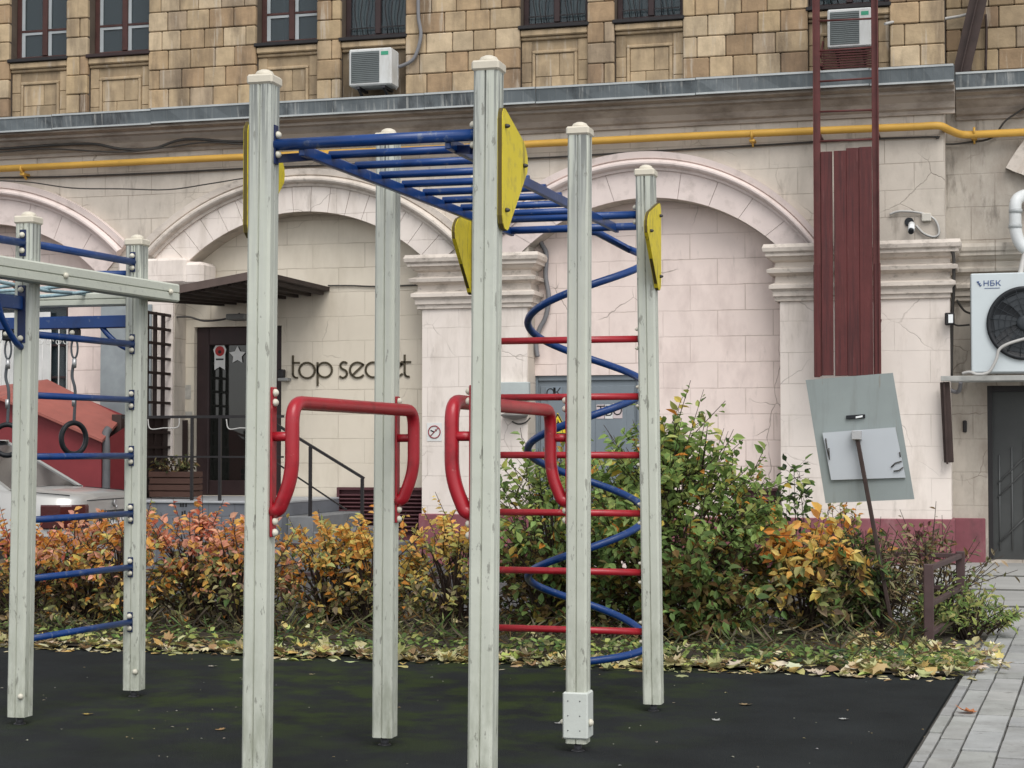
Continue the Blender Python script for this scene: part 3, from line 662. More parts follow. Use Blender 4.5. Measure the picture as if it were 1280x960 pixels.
# fire ladder with boards
LY = 18.72
xl, xr = fp(1021.5, 200, LY).x, fp(1094.5, 200, LY).x; zb = fp(1060, 470, LY).z
t = thing('fire_ladder', 'dark red steel fire ladder closed off with worn boards at the bottom', 'ladder', ((xl+xr)/2, LY, zb))
for x, wv in ((xl, .0), (xr, .0)):
    b = MB(); b.box(x-.036, x+.036, LY-.01, LY+.012, zb+.0, 8.4, .004); b.box(x-.036, x-.026, LY-.05, LY-.011, zb, 8.4) if x == xl else b.box(x+.026, x+.036, LY-.05, LY-.011, zb, 8.4); b.build('rail', m_ladder, t)
for py in (175, 138, 100, 62, 24, -14, -52):
    z = fp(1060, py, LY).z; b = MB(); b.tube([(xl+.02, LY, z), (xr-.02, LY, z+R.uniform(-.01, .01))], .011, 8); b.build('rung', m_ladder, t)
for z in (2.6, 4.58): b = MB(); b.bar((xl, LY, z), (xl, FY, z), .04, .02); b.bar((xr, LY, z), (xr, FY, z), .04, .02); b.build('wall_bracket', m_ladder, t)
pz = fp(1060, 186, LY).z; xs = [xl+.038+(xr-xl-.076)*q/4 for q in range(5)]
for k in range(4):
    b = MB(); gap = .0 if k != 0 else .012
    bz = zb+R.uniform(-.01, .01)
    b.box(xs[k]+(.0 if k != 1 else .004), xs[k+1]-gap, LY-.022-.005*(k % 2), LY-.001-.002*(k % 2), bz, pz+R.uniform(-.03, .02), .004); b.build('board', m_plank, t)
for sx in (-1, 1):
    b = MB(); x = xl-.012 if sx < 0 else xr+.012
    b.box(x-.032, x+.032, LY-.028, LY-.012, zb-.01, fp(1060, 330, LY).z, .004); b.build('edge_board', m_plank, t)
# diagonal beam at upper right
p, q = fp(1199, 100, 19.42), fp(1228, -25, 19.42); d = (q-p)
b = MB(); b.bar(p-d*.02, p+d*1.9, .10, .012, .0, (1, 0, 0)); b.bar(p-d*.02+Vector((.05, .03, 0)), p+d*1.9+Vector((.05, .03, 0)), .012, .09, .0, (1, 0, 0)); b.bar(p+Vector((-.045, .03, 0)), p+d*1.9+Vector((-.045, .03, 0)), .012, .09, .0, (1, 0, 0))
tag(b.build('steel_brace', m_rust), 'dark brown steel brace slanting up from the right cornice', 'beam')
# condenser unit on its shelf, top right
x0, x1 = fp(1213, 342, 19.0).x, fp(1213, 342, 19.0).x+1.10; z0, z1 = fp(1213, 466, 19.0).z, fp(1213, 342, 19.0).z
t = thing('condenser_unit', 'large white condenser with black fan on a bracket above the dark door', 'air conditioner', (x0+.5, 19.2, z0))
b = MB(); b.box(x0, x1, 19.0, 19.42, z0, z1, .012); b.build('casing', m_condenser, t)
b = MB(); b.box(x0-.004, x0-.001, 19.03, 19.4, z0+.03, z1-.03); b.build('side_grille', m_dkplastic, t)
fx, fz = fp(1281, 405, 19.0).x, fp(1281, 404, 19.0).z; fr = .385
b = MB(); b.lathe((fx, 19.002, fz), [(fr, -.0), (fr, .03), (fr-.03, .04), (fr-.045, .02), (.001, .018)], 48, (0, -1, 0)); fan = b.build('fan_guard', m_dkplastic, t)
b = MB()
for k in range(5):
    r_ = .08+k*.06; b.tube([(fx+r_*math.cos(a*PI/24), 18.965, fz+r_*math.sin(a*PI/24)) for a in range(48)], .003, 4, True)
for k in range(16):
    a = k*PI/8; b.tube([(fx+.05*math.cos(a), 18.965, fz+.05*math.sin(a)), (fx+(fr-.02)*math.cos(a+.25), 18.965, fz+(fr-.02)*math.sin(a+.25))], .003, 4)
b.lathe((fx, 18.985, fz), [(.085, 0), (.08, .025), (.05, .032), (.001, .034)], 24, (0, -1, 0)); b.build('fan_grille', M('dark guard wire', (.03, .035, .04), .4), fan)
b = MB()
for k in range(5):
    a = k*2*PI/5; vs = []
    for i in range(7):
        r_ = .06+.045*i; a0 = a+.12*i*.5
        vs += [(fx+r_*math.cos(a0), 18.98, fz+r_*math.sin(a0)), (fx+r_*math.cos(a0+.75), 18.976, fz+r_*math.sin(a0+.75))]
    b.add(vs, [(2*i, 2*i+1, 2*i+3, 2*i+2) for i in range(6)])
b.build('fan_blade', M('fan blade grey', (.028, .033, .038), .4), fan)
m_logo = M('navy print', (.02, .06, .2), .5, 0)
lx = fp(1234, 355, 19.0)
text_mesh('maker_lettering', 'НБК', .078, .001, m_logo, t, (fp(1240, 355, 18.997).x, 18.996, fp(1236, 354.5, 18.997).z), (PI/2, 0, 0), 1.15)
b = MB(); cx, cz = fp(1225, 355, 18.99).x, fp(1225, 355, 18.99).z
for k in range(3): b.tube([(cx-.03+.012*k+.02*i/4, 18.996, cz+.028-.018*k-.012*math.sin(i*.8)) for i in range(5)], .0055, 5)
b.box(cx+.045, cx+.20, 18.9955, 18.998, cz-.048, cz-.043); b.build('maker_emblem', m_logo, t)
b = MB(); sxl = fp(1176, 475, 19.0).x; b.box(sxl, 2.2, 19.0, 19.06, z0-.085, z0-.03, .004); b.box(sxl, 2.2, 19.4, 19.46, z0-.085, z0-.03, .004)
tag(b.build('shelf_bracket', M('dirty pale steel', (.36, .36, .34), .6, .2, 4)), 'pale steel bracket rails carrying the condenser above the dark door', 'bracket')
b = MB(); x = fp(1183, 530, 19.2).x
b.bar((fp(1181, 474, 19.1).x, 19.1, z0-.09), (fp(1186, 560, 19.14).x, 19.14, fp(1186, 578, 19.14).z), .10, .06, .006, (0, 1, 0)); b.bar((fp(1180, 474, 19.06).x, 19.06, z0-.09), (fp(1184, 560, 19.1).x, 19.1, fp(1186, 580, 19.14).z), .02, .05, .0, (0, 1, 0))
tag(b.build('cable_tray', m_rust), 'dark brown cable channel hanging below the bracket left of the dark door', 'channel')
# flood lamp, camera, junction box, pipes and cables on the right
p = fp(1187, 398, 19.12); t = thing('flood_lamp', 'small black flood lamp on the corner of the right pier', 'lamp', p)
b = MB(); b.box(p.x-.05, p.x+.05, p.y-.03, p.y+.06, p.z-.07, p.z+.06, .01); b.bar(p+Vector((0, .06, 0)), (p.x, SY, p.z), .03, .03); b.build('housing', m_black, t)
b = MB(); b.box(p.x-.012, p.x+.036, p.y-.034, p.y-.029, p.z-.05, p.z+.04); b.build('lens', m_white, t)
p = fp(1139, 285, 19.05); t = thing('security_camera', 'small white dome ended security camera on the right pier capital', 'camera', p)
b = MB(); b.tube([p+Vector((.0, .1, .05)), p+Vector((.0, -.03, -.03))], .035, 12); b.build('body', m_white, t)
b = MB(); b.tube([p+Vector((0, -.03, -.03)), p+Vector((0, -.055, -.048))], .03, 12); b.build('lens', m_dkplastic, t)
b = MB(); b.tube([p+Vector((0, .2, .09)), p+Vector((0, .09, .06))], .02, 8); b.lathe(p+Vector((-.03, .2, .09)), [(.05, 0), (.045, .02)], 12, (0, -1, 0)); b.build('mount', m_dkplastic, t)
p = fp(1158, 272, FY); b = MB(); b.box(p.x-.05, p.x+.05, FY-.05, FY+.005, p.z-.045, p.z+.045, .008); tag(b.build('junction_box', M('cream plastic box', (.55, .52, .46), .5)), 'small cream junction box above the security camera', 'box')
wire('cable', [(1112, 268), (1125, 264), (1150, 266), (1168, 274), (1174, 290), (1168, 296), (1155, 292), (1145, 282)], 19.22, .013, m_palecable, 'loose white cable looping round the junction box and the camera')
wire('cable', [(1187, 312, 19.1), (1192, 320, 19.12), (1192, 360, 19.2), (1190, 400, 19.3), (1189, 470, 19.3)], 19.2, .02, m_cable, 'dark cable running down the right pier corner past the lamp')
wire('cable', [(1196, 375, 19.5), (1205, 388, 19.5), (1214, 392, 19.45)], 19.5, .012, m_cable, 'short curved black cable entering the condenser side')
wire('cable', [(1192, 405, 19.4), (1198, 407, 19.4), (1212, 406, 19.4)], 19.4, .01, m_cable, 'short straight black cable beside the flood lamp')
wire('cable', [(1203, 467, 18.96), (1212, 465, 18.93), (1222, 468, 18.92), (1236, 465, 18.92), (1245, 450, 18.92), (1249, 437, 18.92), (1262, 429, 18.92), (1290, 421, 18.92)], 18.92, .016, m_palecable, 'grey cable hanging in front of the condenser fan')
P = [fp(1290, 318, 19.4), fp(1276, 305, 19.4), fp(1270, 290, 19.4), fp(1269, 270, 19.4), fp(1270, 252, 19.42), fp(1278, 245, 19.5), fp(1288, 243, 19.6)]
b = MB(); b.tube(smooth_path(P, 6), .065, 12); t = b.build('drain_pipe', M('white plastic pipe', (.62, .64, .64), .4), None); tag(t, 'fat white plastic pipe bending into the wall above the condenser', 'pipe')
b = MB()
for px, py in ((1269, 283), (1269.5, 264)): q = fp(px, py, 19.4); b.lathe(q-Vector((0, 0, .02)), [(.072, 0), (.074, .02), (.072, .04)], 12)
o = b.build('pipe_collar', M('grey pipe collar', (.4, .42, .42), .4), t)
wire('cable', [(1275, 345, 19.2), (1278, 330, 19.3), (1283, 312, 19.4)], 19.3, .03, m_palecable, 'wrapped white pipe tail rising behind the condenser')
p = fp(1232, 350, 19.1); b = MB(); b.obox(p+Vector((0, .05, .0)), ((.11, 0, .01), (0, .08, 0), (0, .01, .035)), .01); tag(b.build('plastic_scrap', m_white), 'crumpled white scrap lying on top of the condenser', 'scrap')
p = fp(1206, 533, SY-.02); b = MB(); b.box(p.x-.022, p.x+.022, SY-.03, SY+.005, p.z-.065, p.z+.065, .015); tag(b.build('door_bell', m_black), 'small black intercom button left of the dark door', 'intercom')
wire('pipe_stub', [(1183, 486, 19.3), (1195, 490, 19.3), (1199, 488, 19.25), (1201, 478, 19.2)], 19.3, .022, m_conduit, 'short grey pipe elbow under the condenser bracket', 'pipe')
# louvred vents at plinth level
def vent(px0, py0, px1, py1, y, label):
    a, c = fp(px0, py0, y), fp(px1, py1, y); z0 = c.z; z1 = a.z
    t = thing('vent_grille', label, 'vent', ((a.x+c.x)/2, y, z0), group='maroon louvred vents along the plinth')
    b = MB(); b.box(a.x, a.x+.03, y-.03, y+.06, z0, z1); b.box(c.x-.03, c.x, y-.03, y+.06, z0, z1); b.box(a.x+.03, c.x-.03, y-.03, y+.06, z1-.03, z1); b.box(a.x+.03, c.x-.03, y+.03, y+.06, z0, z1-.03); b.build('frame', m_vent, t)
    b = MB(); n = int((z1-z0-.05)/.045)
    for k in range(n): z = z0+.02+k*.045; b.obox(((a.x+c.x)/2, y-.0, z+.012), (((c.x-a.x)/2-.031, 0, 0), (0, .028, -.014), (0, .003, .006)))
    b.build('louvre', m_vent, t)
vent(422, 609, 532, 668, TY-.1, 'wide maroon louvred vent low on the cream wall by the handrail')
vent(925, 610, 974, 672, TY-.1, 'maroon louvred vent behind the green shrub beside the right pier')
# electric box and lamp on the middle pier
p = fp(640, 487, FY-.03); b = MB(); b.box(fp(622, 480, FY).x, fp(664, 480, FY).x, FY-.12, FY-.025, fp(640, 500, FY).z, fp(640, 478, FY).z, .008); tag(b.build('meter_box', M('pale grey green box', (.42, .46, .45), .5)), 'pale grey box on the middle pier left of the grey blue door', 'box')
p = fp(643, 518, FY-.1); t = thing('wall_lamp', 'round dark wall lamp on the middle pier above the red bar', 'lamp', p)
b = MB(); b.lathe(p+Vector((0, .0, -.06)), [(.02, -.0), (.12, .02), (.155, .045), (.155, .06), (.06, .09), (.03, .1)], 20); b.build('shade', M('grey enamel', (.17, .16, .15), .4), t)
b = MB(); b.tube([p+Vector((0, .1, .06)), p+Vector((0, .0, .045))], .015, 8); b.build('arm', m_black, t)
wire('cable', [(663, 522), (657, 528), (648, 530), (640, 527)], FY-.05, .008, m_cable, 'thin cable looping under the round wall lamp')
# notices on the grey blue door
def paper(name, px, py, w, h, y, mat, label, text=None, tm=None, ts=.1, cat='notice'):
    p = fp(px, py, y); b = MB(); b.box(p.x-w/2, p.x+w/2, y-.003, y, p.z-h/2, p.z+h/2); o = b.build(name, mat); tag(o, label, cat)
    if text: text_mesh('lettering', text, ts, .0008, tm, o, (p.x, y-.0045, p.z), (PI/2, 0, 0))
    return o
m_paper = M('white paper', (.66, .66, .64), .7, .05, 5); m_pinkpaper = M('pale pink paper', (.55, .47, .47), .7, .05, 5); m_ink = M('black ink', (.02, .02, .02), .6, 0)
DY = TY+.06-.03
paper('door_notice', 751, 514.5, .10, .16, DY, m_pinkpaper, 'pink sheet with the letter T on the grey blue door', 'Т', m_ink, .16)
paper('door_notice', 761, 514.5, .10, .16, DY, m_paper, 'white sheet with the letter B on the grey blue door', 'Б', m_ink, .16)
paper('door_notice', 772, 513.5, .11, .17, DY, m_pinkpaper, 'pink sheet with the letter P on the grey blue door', 'О', m_ink, .16).__setitem__('label', 'pink sheet with the letter O on the grey blue door')
paper('door_notice', 688, 492, .10, .14, DY, M('blue grey sheet', (.2, .24, .28), .6), 'grey sheet with the letter O at the left of the grey blue door', 'О', m_ink, .14)
paper('door_notice', 697, 491, .10, .14, DY, M('blue grey sheet', (.2, .24, .28), .6), 'grey sheet with a small letter right of the O on the grey blue door', 'К', m_ink, .14)
p = fp(697, 530, DY-.01); b = MB(); b.prism([(-.14, -.12), (.14, -.12), (0, .13)], lambda x, z: (p.x+x, DY-.004, p.z+z), lambda x, z: (p.x+x, DY-.001, p.z+z)); o = b.build('warning_sign', M('warning yellow', (.75, .58, .03), .5)); tag(o, 'yellow warning triangle on the grey blue door', 'sign')
b = MB()
for q, s_ in (((-.122, -.11), (.122, -.11)), ((.122, -.11), (0, .112)), ((0, .112), (-.122, -.11))): b.bar((p.x+q[0], DY-.006, p.z+q[1]), (p.x+s_[0], DY-.006, p.z+s_[1]), .002, .014, 0, (0, 1, 0)) if False else b.bar((p.x+q[0], DY-.006, p.z+q[1]), (p.x+s_[0], DY-.006, p.z+s_[1]), .014, .002, 0, (0, 1, 0))
b.prism([(.0, .06), (.025, .0), (.008, .0), (.02, -.07), (-.025, .01), (-.006, .01)], lambda x, z: (p.x+x, DY-.008, p.z+z), lambda x, z: (p.x+x, DY-.005, p.z+z)); b.build('bolt_symbol', m_ink, o)
# no smoking notice
p = fp(543, 540, FY-.034); b = MB(); b.box(p.x-.09, p.x+.09, FY-.036, FY-.031, p.z-.105, p.z+.105, .002); o = b.build('no_smoking_sign', m_paper); tag(o, 'small white no smoking notice on the middle pier', 'sign')
b = MB(); b.tube([(p.x+.07*math.cos(k*PI/16), FY-.038, p.z+.07*math.sin(k*PI/16)) for k in range(32)], .007, 6, True); b.tube([(p.x-.05, FY-.038, p.z-.05), (p.x+.05, FY-.038, p.z+.05)], .006, 6); b.build('prohibition_ring', M('muted red print', (.28, .05, .06), .5), o)
b = MB(); b.bar((p.x-.045, FY-.039, p.z+.02), (p.x+.0, FY-.039, p.z-.0), .014, .002, 0, (0, 1, 0)); b.bar((p.x+.01, FY-.039, p.z+.03), (p.x+.03, FY-.039, p.z+.01), .01, .002, 0, (0, 1, 0)); b.build('cigarette_mark', m_ink, o)
# top secret lettering, drawn stroke by stroke
LT = TY-.010
A0, A1 = fp(365, 470, LT), fp(513, 470, LT); bz0 = fp(365, 473, LT); xz = fp(365, 450, LT)
sgn = thing('shop_lettering', 'dark thin lettering reading top secret on the cream wall', 'sign', (A0.x, LT, bz0.z))
def glyph(name, strokes):
    b = MB()
    for pts in strokes:
        P = [fp(px, py, LT) for px, py in pts]
        for i in range(len(P)-1):
            d = (P[i+1]-P[i]); e = d.normalized()*.003
            b.bar(P[i]-e, P[i+1]+e, .023, .014, 0, (0, 1, 0))
    return b.build(name, m_letters, sgn)
def circ(cx, cy, r, a0=0, a1=360, n=22, ry=None):
    return [(cx+r*math.cos(math.radians(a0+(a1-a0)*i/n)), cy-(ry or r)*math.sin(math.radians(a0+(a1-a0)*i/n))) for i in range(n+1)]
glyph('letter_t', [[(366.2, 444.5), (366.2, 467)]+circ(371, 467.5, 4.8, 180, 285, 6), [(366, 453.5), (374.5, 453.5)]])
glyph('letter_o', [circ(383.8, 463, 9.7)])
glyph('letter_p', [[(397, 453), (397, 482)], circ(405.8, 462.4, 9.2)])
glyph('letter_s', [circ(430, 457, 4.6, 40, 255, 9)+circ(428.6, 467, 5.2, 75, -140, 9)])
glyph('letter_e', [[(440.5, 469), (454.6, 455.5)]+circ(447, 462.6, 9.6, 42, 320, 18)])
glyph('letter_c', [circ(466.5, 462.2, 9.4, 52, 308, 18)])
glyph('letter_r', [[(483, 453), (483, 472)], circ(489.5, 459.5, 6.3, 180, 60, 8)])
glyph('letter_e', [[(490.5, 467.5), (503, 454.5)]+circ(496.4, 461.6, 8.6, 42, 320, 18)])
glyph('letter_t', [[(505.8, 443.5), (505.8, 466)]+circ(510.4, 466.3, 4.6, 180, 285, 6), [(501.5, 452.5), (513.5, 452.5)]])
p = fp(351.5, 470, TY-.1); t = thing('door_lamp', 'small black lamp on a grey base beside the entrance', 'lamp', p)
b = MB(); b.box(p.x-.035, p.x+.035, p.y-.03, p.y+.06, p.z-.02, p.z+.08, .01); b.build('housing', m_black, t); b = MB(); b.box(p.x-.04, p.x+.09, p.y-.02, TY, p.z-.06, p.z-.022, .006); b.build('base', M('grey lamp base', (.25, .25, .24), .5), t)

# ------------------------------------------------------------------ entrance: porch, canopy, railings
PY = 17.7
PZ = fp(250, 626, PY).z; px0, px1 = fp(150, 627, PY).x, fp(352, 627, PY).x
t = thing('porch', 'grey tiled entrance porch with steps down to the right', 'porch', ((px0+px1)/2, 18.6, -.1))
b = MB(); b.box(px0, px1, PY, TY-.03, -.12, PZ-.03); b.build('base', m_tile, t)
b = MB(); b.box(px0-.02, px1, PY-.02, TY-.03, PZ-.028, PZ, .006); b.build('top_slab', M('pale porch edge', (.36, .37, .38), .6), t)
for k in range(4):
    b = MB(); z = PZ-.165*(k+1); b.box(px1+.003+.3*k, px1+.3*(k+1), PY+.15, TY-.04, -.12, z, .008); b.build('step', m_step, t)
b = MB(); q = fp(230, 637, PY-.003)
for dx, dz, w, h in ((-.05, .03, .02, .05), (-.02, .03, .02, .05), (.015, .03, .018, .05), (-.03, -.06, .02, .04), (.0, -.06, .02, .05)): b = MB(); b.box(q.x+dx, q.x+dx+w, PY-.004, PY-.001, q.z+dz, q.z+dz+h); b.build('stencil_mark', m_ink, t)
rz = fp(250, 521, PY+.05).z; ry = PY+.05
t = thing('porch_railing', 'thin black iron railing along the front of the porch', 'railing', ((px0+px1)/2, ry, PZ))
b = MB(); b.bar((px0, ry, rz), (px1, ry, rz), .035, .03); b.build('top_rail', m_black, t)
mz = fp(250, 571, ry).z; b = MB(); b.bar((px0, ry, mz), (px1, ry, mz), .02, .02); b.build('middle_rail', m_black, t)
for px in (158, 240, 275, 340): x = fp(px, 560, ry).x; b = MB(); b.bar((x, ry, PZ), (x, ry, rz-.015), .03, .03); b.build('post', m_black, t)
for (a, mid_, c) in ((185, 205, 222), (283, 300, 312)):
    P = [fp(a, 524, ry-.03), fp(a+3, 536, ry-.03), fp(mid_, 535, ry-.03), fp(c, 534, ry-.03), fp(c+2, 523, ry-.03)]
    b = MB(); b.tube(smooth_path(P, 5), .007, 5); tag(b.build('garland_wire', m_palecable), 'pale wire looped on the porch railing %s' % ('near the trellis' if a < 200 else 'in front of the door'), 'wire')
h0, h1 = fp(346, 531, PY+.2), fp(455, 598, PY+.2)
t = thing('stair_handrail', 'black sloping handrail beside the porch steps', 'handrail', (h1.x, PY+.2, 0))
b = MB(); b.bar(h0, h1, .035, .028); b.build('top_rail', m_black, t)
b = MB(); b.bar(h0-Vector((0, 0, .42)), h1-Vector((.2, 0, .46-.12)), .016, .016); b.build('lower_rail', m_black, t)
for px, zt in ((388, 0), (453, 0)):
    x = fp(px, 570, PY+.2).x; zz = h0.z+(h1.z-h0.z)*(x-h0.x)/(h1.x-h0.x); b = MB(); b.bar((x, PY+.2, -.1), (x, PY+.2, zz-.012), .032, .032); b.build('post', m_black, t)
# canopy
cu = fp(412, 362, TY).x; cz = fp(412, 364, TY).z; cyf = 17.55; cul = fp(176, 378, cyf).x
t = thing('canopy', 'dark brown board canopy over the entrance', 'canopy', ((cu+cul)/2, TY, cz))
zl = -.22
b = MB(); vs = []
for x, dz in ((cul, zl), (cu, 0)):
    for y in (cyf, TY): 
        for z in (0, .05): vs.append((x, y, cz+dz*(1 if y == cyf else .55)+z))
b.add(vs, [(0, 4, 5, 1), (2, 3, 7, 6), (0, 1, 3, 2), (4, 6, 7, 5), (1, 5, 7, 3), (0, 2, 6, 4)]); b.build('roof_board', m_canopy, t)
b = MB()
for k in range(9):
    f = (k+.5)/9; x = cul+(cu-cul)*f; b.bar((x, cyf+.05, cz+zl*(1-f)-.02), (x, TY-.05, cz+zl*.55*(1-f)-.02), .05, .038)
b.build('rafter', m_canopy, t)
b = MB(); f = lambda x: (x-cul)/(cu-cul); b.bar((cul, cyf-.014, cz+zl+.02), (cu, cyf-.014, cz+.02), .025, .085); b.build('fascia', M('brown fascia board', (.10, .072, .062), .7, .2, 4, .2, 30), t)
wire('cable', [(212, 397), (235, 396), (255, 401), (280, 399), (300, 392)], 19.3, .012, m_cable, 'black cable drooping under the canopy above the door')
p = fp(298, 396, 19.2); b = MB(); b.box(p.x-.12, p.x+.12, 19.1, 19.35, p.z-.04, p.z+.03, .01); tag(b.build('canopy_lamp', M('grey lamp box', (.16, .16, .15), .4)), 'flat grey lamp under the canopy above the entrance door', 'lamp')
# trellis at the left end of the porch
tu = fp(224, 450, 19.5).x; ty0, ty1 = 18.45, 19.48; tz1 = fp(222, 394, 19.4).z
t = thing('trellis', 'dark brown wooden lattice closing the left side of the porch', 'trellis', (tu, 19, PZ))
b = MB()
for k in range(6): y = ty0+(ty1-ty0)*k/5; b.box(tu-.02, tu+.02, y-.017, y+.017, PZ, tz1)
b.build('upright', m_trellis, t); b = MB(); n = int((tz1-PZ)/.175)
for k in range(n+1): z = tz1-.02-k*.175; b.box(tu+.0, tu+.03, ty0, ty1, z-.016, z+.016)
b.build('crosspiece', m_trellis, t)
b = MB(); b.box(tu-.015, tu-.005, ty0, ty1-.2, PZ, fp(222, 522, 19.3).z); b.box(fp(205, 522, 19.35).x-.2, fp(240, 522, 19.35).x-.12, 19.47, 19.49, PZ, fp(222, 525, 19.35).z); b.build('lower_board', m_trellis, t)
p0, p1 = fp(189, 601, 18.3), fp(240, 601, 18.3)
FB = ((p0.x+p1.x)/2, 18.41, PZ+.27)
t = thing('flower_box', 'brown slatted planter with withered plants on the porch', 'planter', ((p0.x+p1.x)/2, 18.4, PZ))
b = MB()
for k in range(4): z = PZ+.02+k*.075; b.box(p0.x-.01*(k % 2), p1.x+.01*(k % 2), 18.25, 18.28, z, z+.062, .004); b.box(p0.x, p1.x, 18.55, 18.58, z, z+.062, .004); b.box(p0.x, p0.x+.03, 18.28, 18.55, z, z+.062); b.box(p1.x-.03, p1.x, 18.28, 18.55, z, z+.062)
b.box(p0.x+.03, p1.x-.03, 18.28, 18.55, PZ+.02, PZ+.26); b.build('slats', M('dark brown planter slats', (.075, .038, .028), .7), t)
# stickers on the door glass
yy = TY+.105
p = fp(275, 443, yy); b = MB(); b.prism([(-.07, -.19), (-.07, .0), (-.085, .06), (-.05, .12), (0, .14), (.05, .12), (.085, .06), (.07, 0), (.07, -.19), (0, -.15)], lambda x, z: (p.x+x, yy-.006, p.z+z), lambda x, z: (p.x+x, yy-.002, p.z+z)); o = b.build('door_sticker', m_paper); tag(o, 'rosette shaped sticker with a red centre on the door glass', 'sticker')
b = MB(); b.lathe((p.x, yy-.006, p.z+.04), [(.062, 0), (.06, .004)], 20, (0, -1, 0)); b.build('red_disc', M('red print', (.4, .03, .03), .5), o)
b = MB(); b.lathe((p.x, yy-.0105, p.z+.03), [(.022, 0), (.02, .002)], 12, (0, -1, 0)); b.build('dark_spot', m_ink, o); b = MB(); b.bar((p.x-.05, yy-.008, p.z-.06), (p.x+.05, yy-.008, p.z-.06), .02, .002, 0, (0, 1, 0)); b.build('dark_mark', m_ink, o)
p = fp(297, 444, yy); st = [((.11 if k % 2 == 0 else .058)*math.sin(k*PI/5), (.11 if k % 2 == 0 else .058)*math.cos(k*PI/5)) for k in range(10)]
b = MB(); b.prism(st, lambda x, z: (p.x+x, yy-.006, p.z+z), lambda x, z: (p.x+x, yy-.002, p.z+z)); tag(b.build('door_sticker', m_paper), 'white star shaped sticker on the door glass', 'sticker')
for px, py, w_, h_, lb in ((233, 490, .12, .17, 'pale paper note on the wall left of the entrance door'), (236, 517, .09, .05, 'small torn note low on the wall left of the door')): paper('wall_notice', px, py, w_, h_, TY-.003, M('grey paper', (.42, .40, .36), .7, .3, 12), lb)

# ------------------------------------------------------------------ red lean-to and sheet metal at the left
E = [(-30, 488), (0, 497), (50, 516), (128, 550)]; ey, ry_ = 17.55, 18.5
t = thing('lean_to', 'low red lean to with a sloping red sheet roof against the building', 'shed', (-10.8, 18, -.1))
eave = [fp(px, py, ey) for px, py in E]; top = [fp(px, py, ry_) for px, py in ((-30, 487), (0, 483.5), (59, 473), (153, 520))]
top = [fp(-30, 480, ry_), fp(0, 482, ry_), fp(59, 474, ry_), fp(153, 521, ry_)]
b = MB(); vs = eave+top; b.add(vs+[v-Vector((0, 0, .03)) for v in vs], [(i, i+1, 5+i, 4+i) for i in range(3)]+[(8+i, 12+i, 13+i, 9+i) for i in range(3)]+[(i, 8+i, 9+i, i+1) for i in range(3)]+[(3, 11, 15, 7), (4, 5, 13, 12), (5, 6, 14, 13), (6, 7, 15, 14)]); b.build('roof', m_shedroof, t)
b = MB()
w = [v+Vector((0, .12, -.035)) for v in eave]; w[3] = w[3]+Vector((-.08, 0, .035*0)); vs = w+[Vector((v.x, v.y, -.12)) for v in w]
b.add(vs, [(i, i+1, 5+i, 4+i) for i in range(3)]); q = top[3]
b.add([w[3], (w[3].x, ry_, q.z-.03), (w[3].x, ry_, -.12), (w[3].x, w[3].y, -.12)], [(0, 1, 2, 3)])
b.add([(top[0].x, ry_+.0, -.1), (w[3].x, ry_, -.1), (w[3].x, ry_, q.z-.04), (top[2].x, ry_, top[2].z-.04), (top[0].x, ry_, top[0].z-.04)], [(0, 1, 2, 3, 4)]); b.build('wall', m_shedwall, t)
b = MB(); q = fp(148, 520, 18.3); b.box(q.x-.06, q.x+.06, 18.25, 18.37, -.1, fp(148, 518, 18.3).z, .006); tag(b.build('timber_post', m_rust), 'dark brown upright post at the right end of the red lean to', 'post')
b = MB(); q = fp(134, 575, 17.75); b.tube(smooth_path([fp(136, 536, 17.8), fp(132, 545, 17.75), fp(133, 575, 17.72), (q.x, 17.72, -.1)], 4), .045, 10); tag(b.build('down_pipe', m_downpipe), 'short grey down pipe at the corner of the red lean to', 'pipe')
q0, q1 = fp(127, 382, 19.2), fp(168, 520, 19.2)
b = MB(); b.box(q0.x, fp(190, 400, 19.2).x, 19.18, 19.21, .3, q0.z+.0, .004); tag(b.build('metal_panel', m_sheet), 'dented grey sheet metal panel standing behind the left climbing post', 'panel')

# ------------------------------------------------------------------ car
car = thing('parked_car', 'silver saloon car parked behind the orange shrubs', 'car', (fp(118, 640, 13.05).x-.27, 13.15+.74, -.10), PI+math.radians(5), local=True)
CXW = (.86, 3.35)
def plan(x):        # half width along the length, rear at 0
    pts = [(0, .60), (.02, .68), (.06, .74), (.14, .785), (.3, .815), (.6, .83), (2.2, .84), (3.6, .82), (4.0, .76), (4.15, .66), (4.22, .55)]
    for (a, p_), (c, q_) in zip(pts, pts[1:]):
        if x <= c: return p_+(q_-p_)*(x-a)/(c-a)
    return .55
def top_z(x):
    pts = [(0, .90), (.03, .925), (.12, .94), (.45, .965), (.75, .985), (3.1, .97), (3.6, .90), (4.0, .80), (4.15, .70), (4.22, .62)]
    for (a, p_), (c, q_) in zip(pts, pts[1:]):
        if x <= c: return p_+(q_-p_)*(x-a)/(c-a)
    return .6
b = MB(); xs = sorted({0, .02, .04, .06, .1, .14, .2, .3, .4, 4.0, 4.1, 4.15, 4.2, 4.22} | {round(.45+.04*k, 3) for k in range(88)})
ring = []
for x in xs:
    h = plan(x); tz = top_z(x); zb_ = .24
    for xw in CXW:
        if abs(x-xw) < .34: zb_ = max(zb_, .28+math.sqrt(.34**2-(x-xw)**2))
    zb_ = min(zb_, tz-.2)
    ring.append([(h*.93, zb_), (h*.99, zb_+.03), (h, max(zb_+.05, .5)), (h*.995, max(zb_+.07, .62)), (h*.97, max(zb_+.09, .78)), (h*.93, tz-.03), (h*.88, tz), (h*.5, tz+.02), (0, tz+.025)])
m_ = len(ring[0])
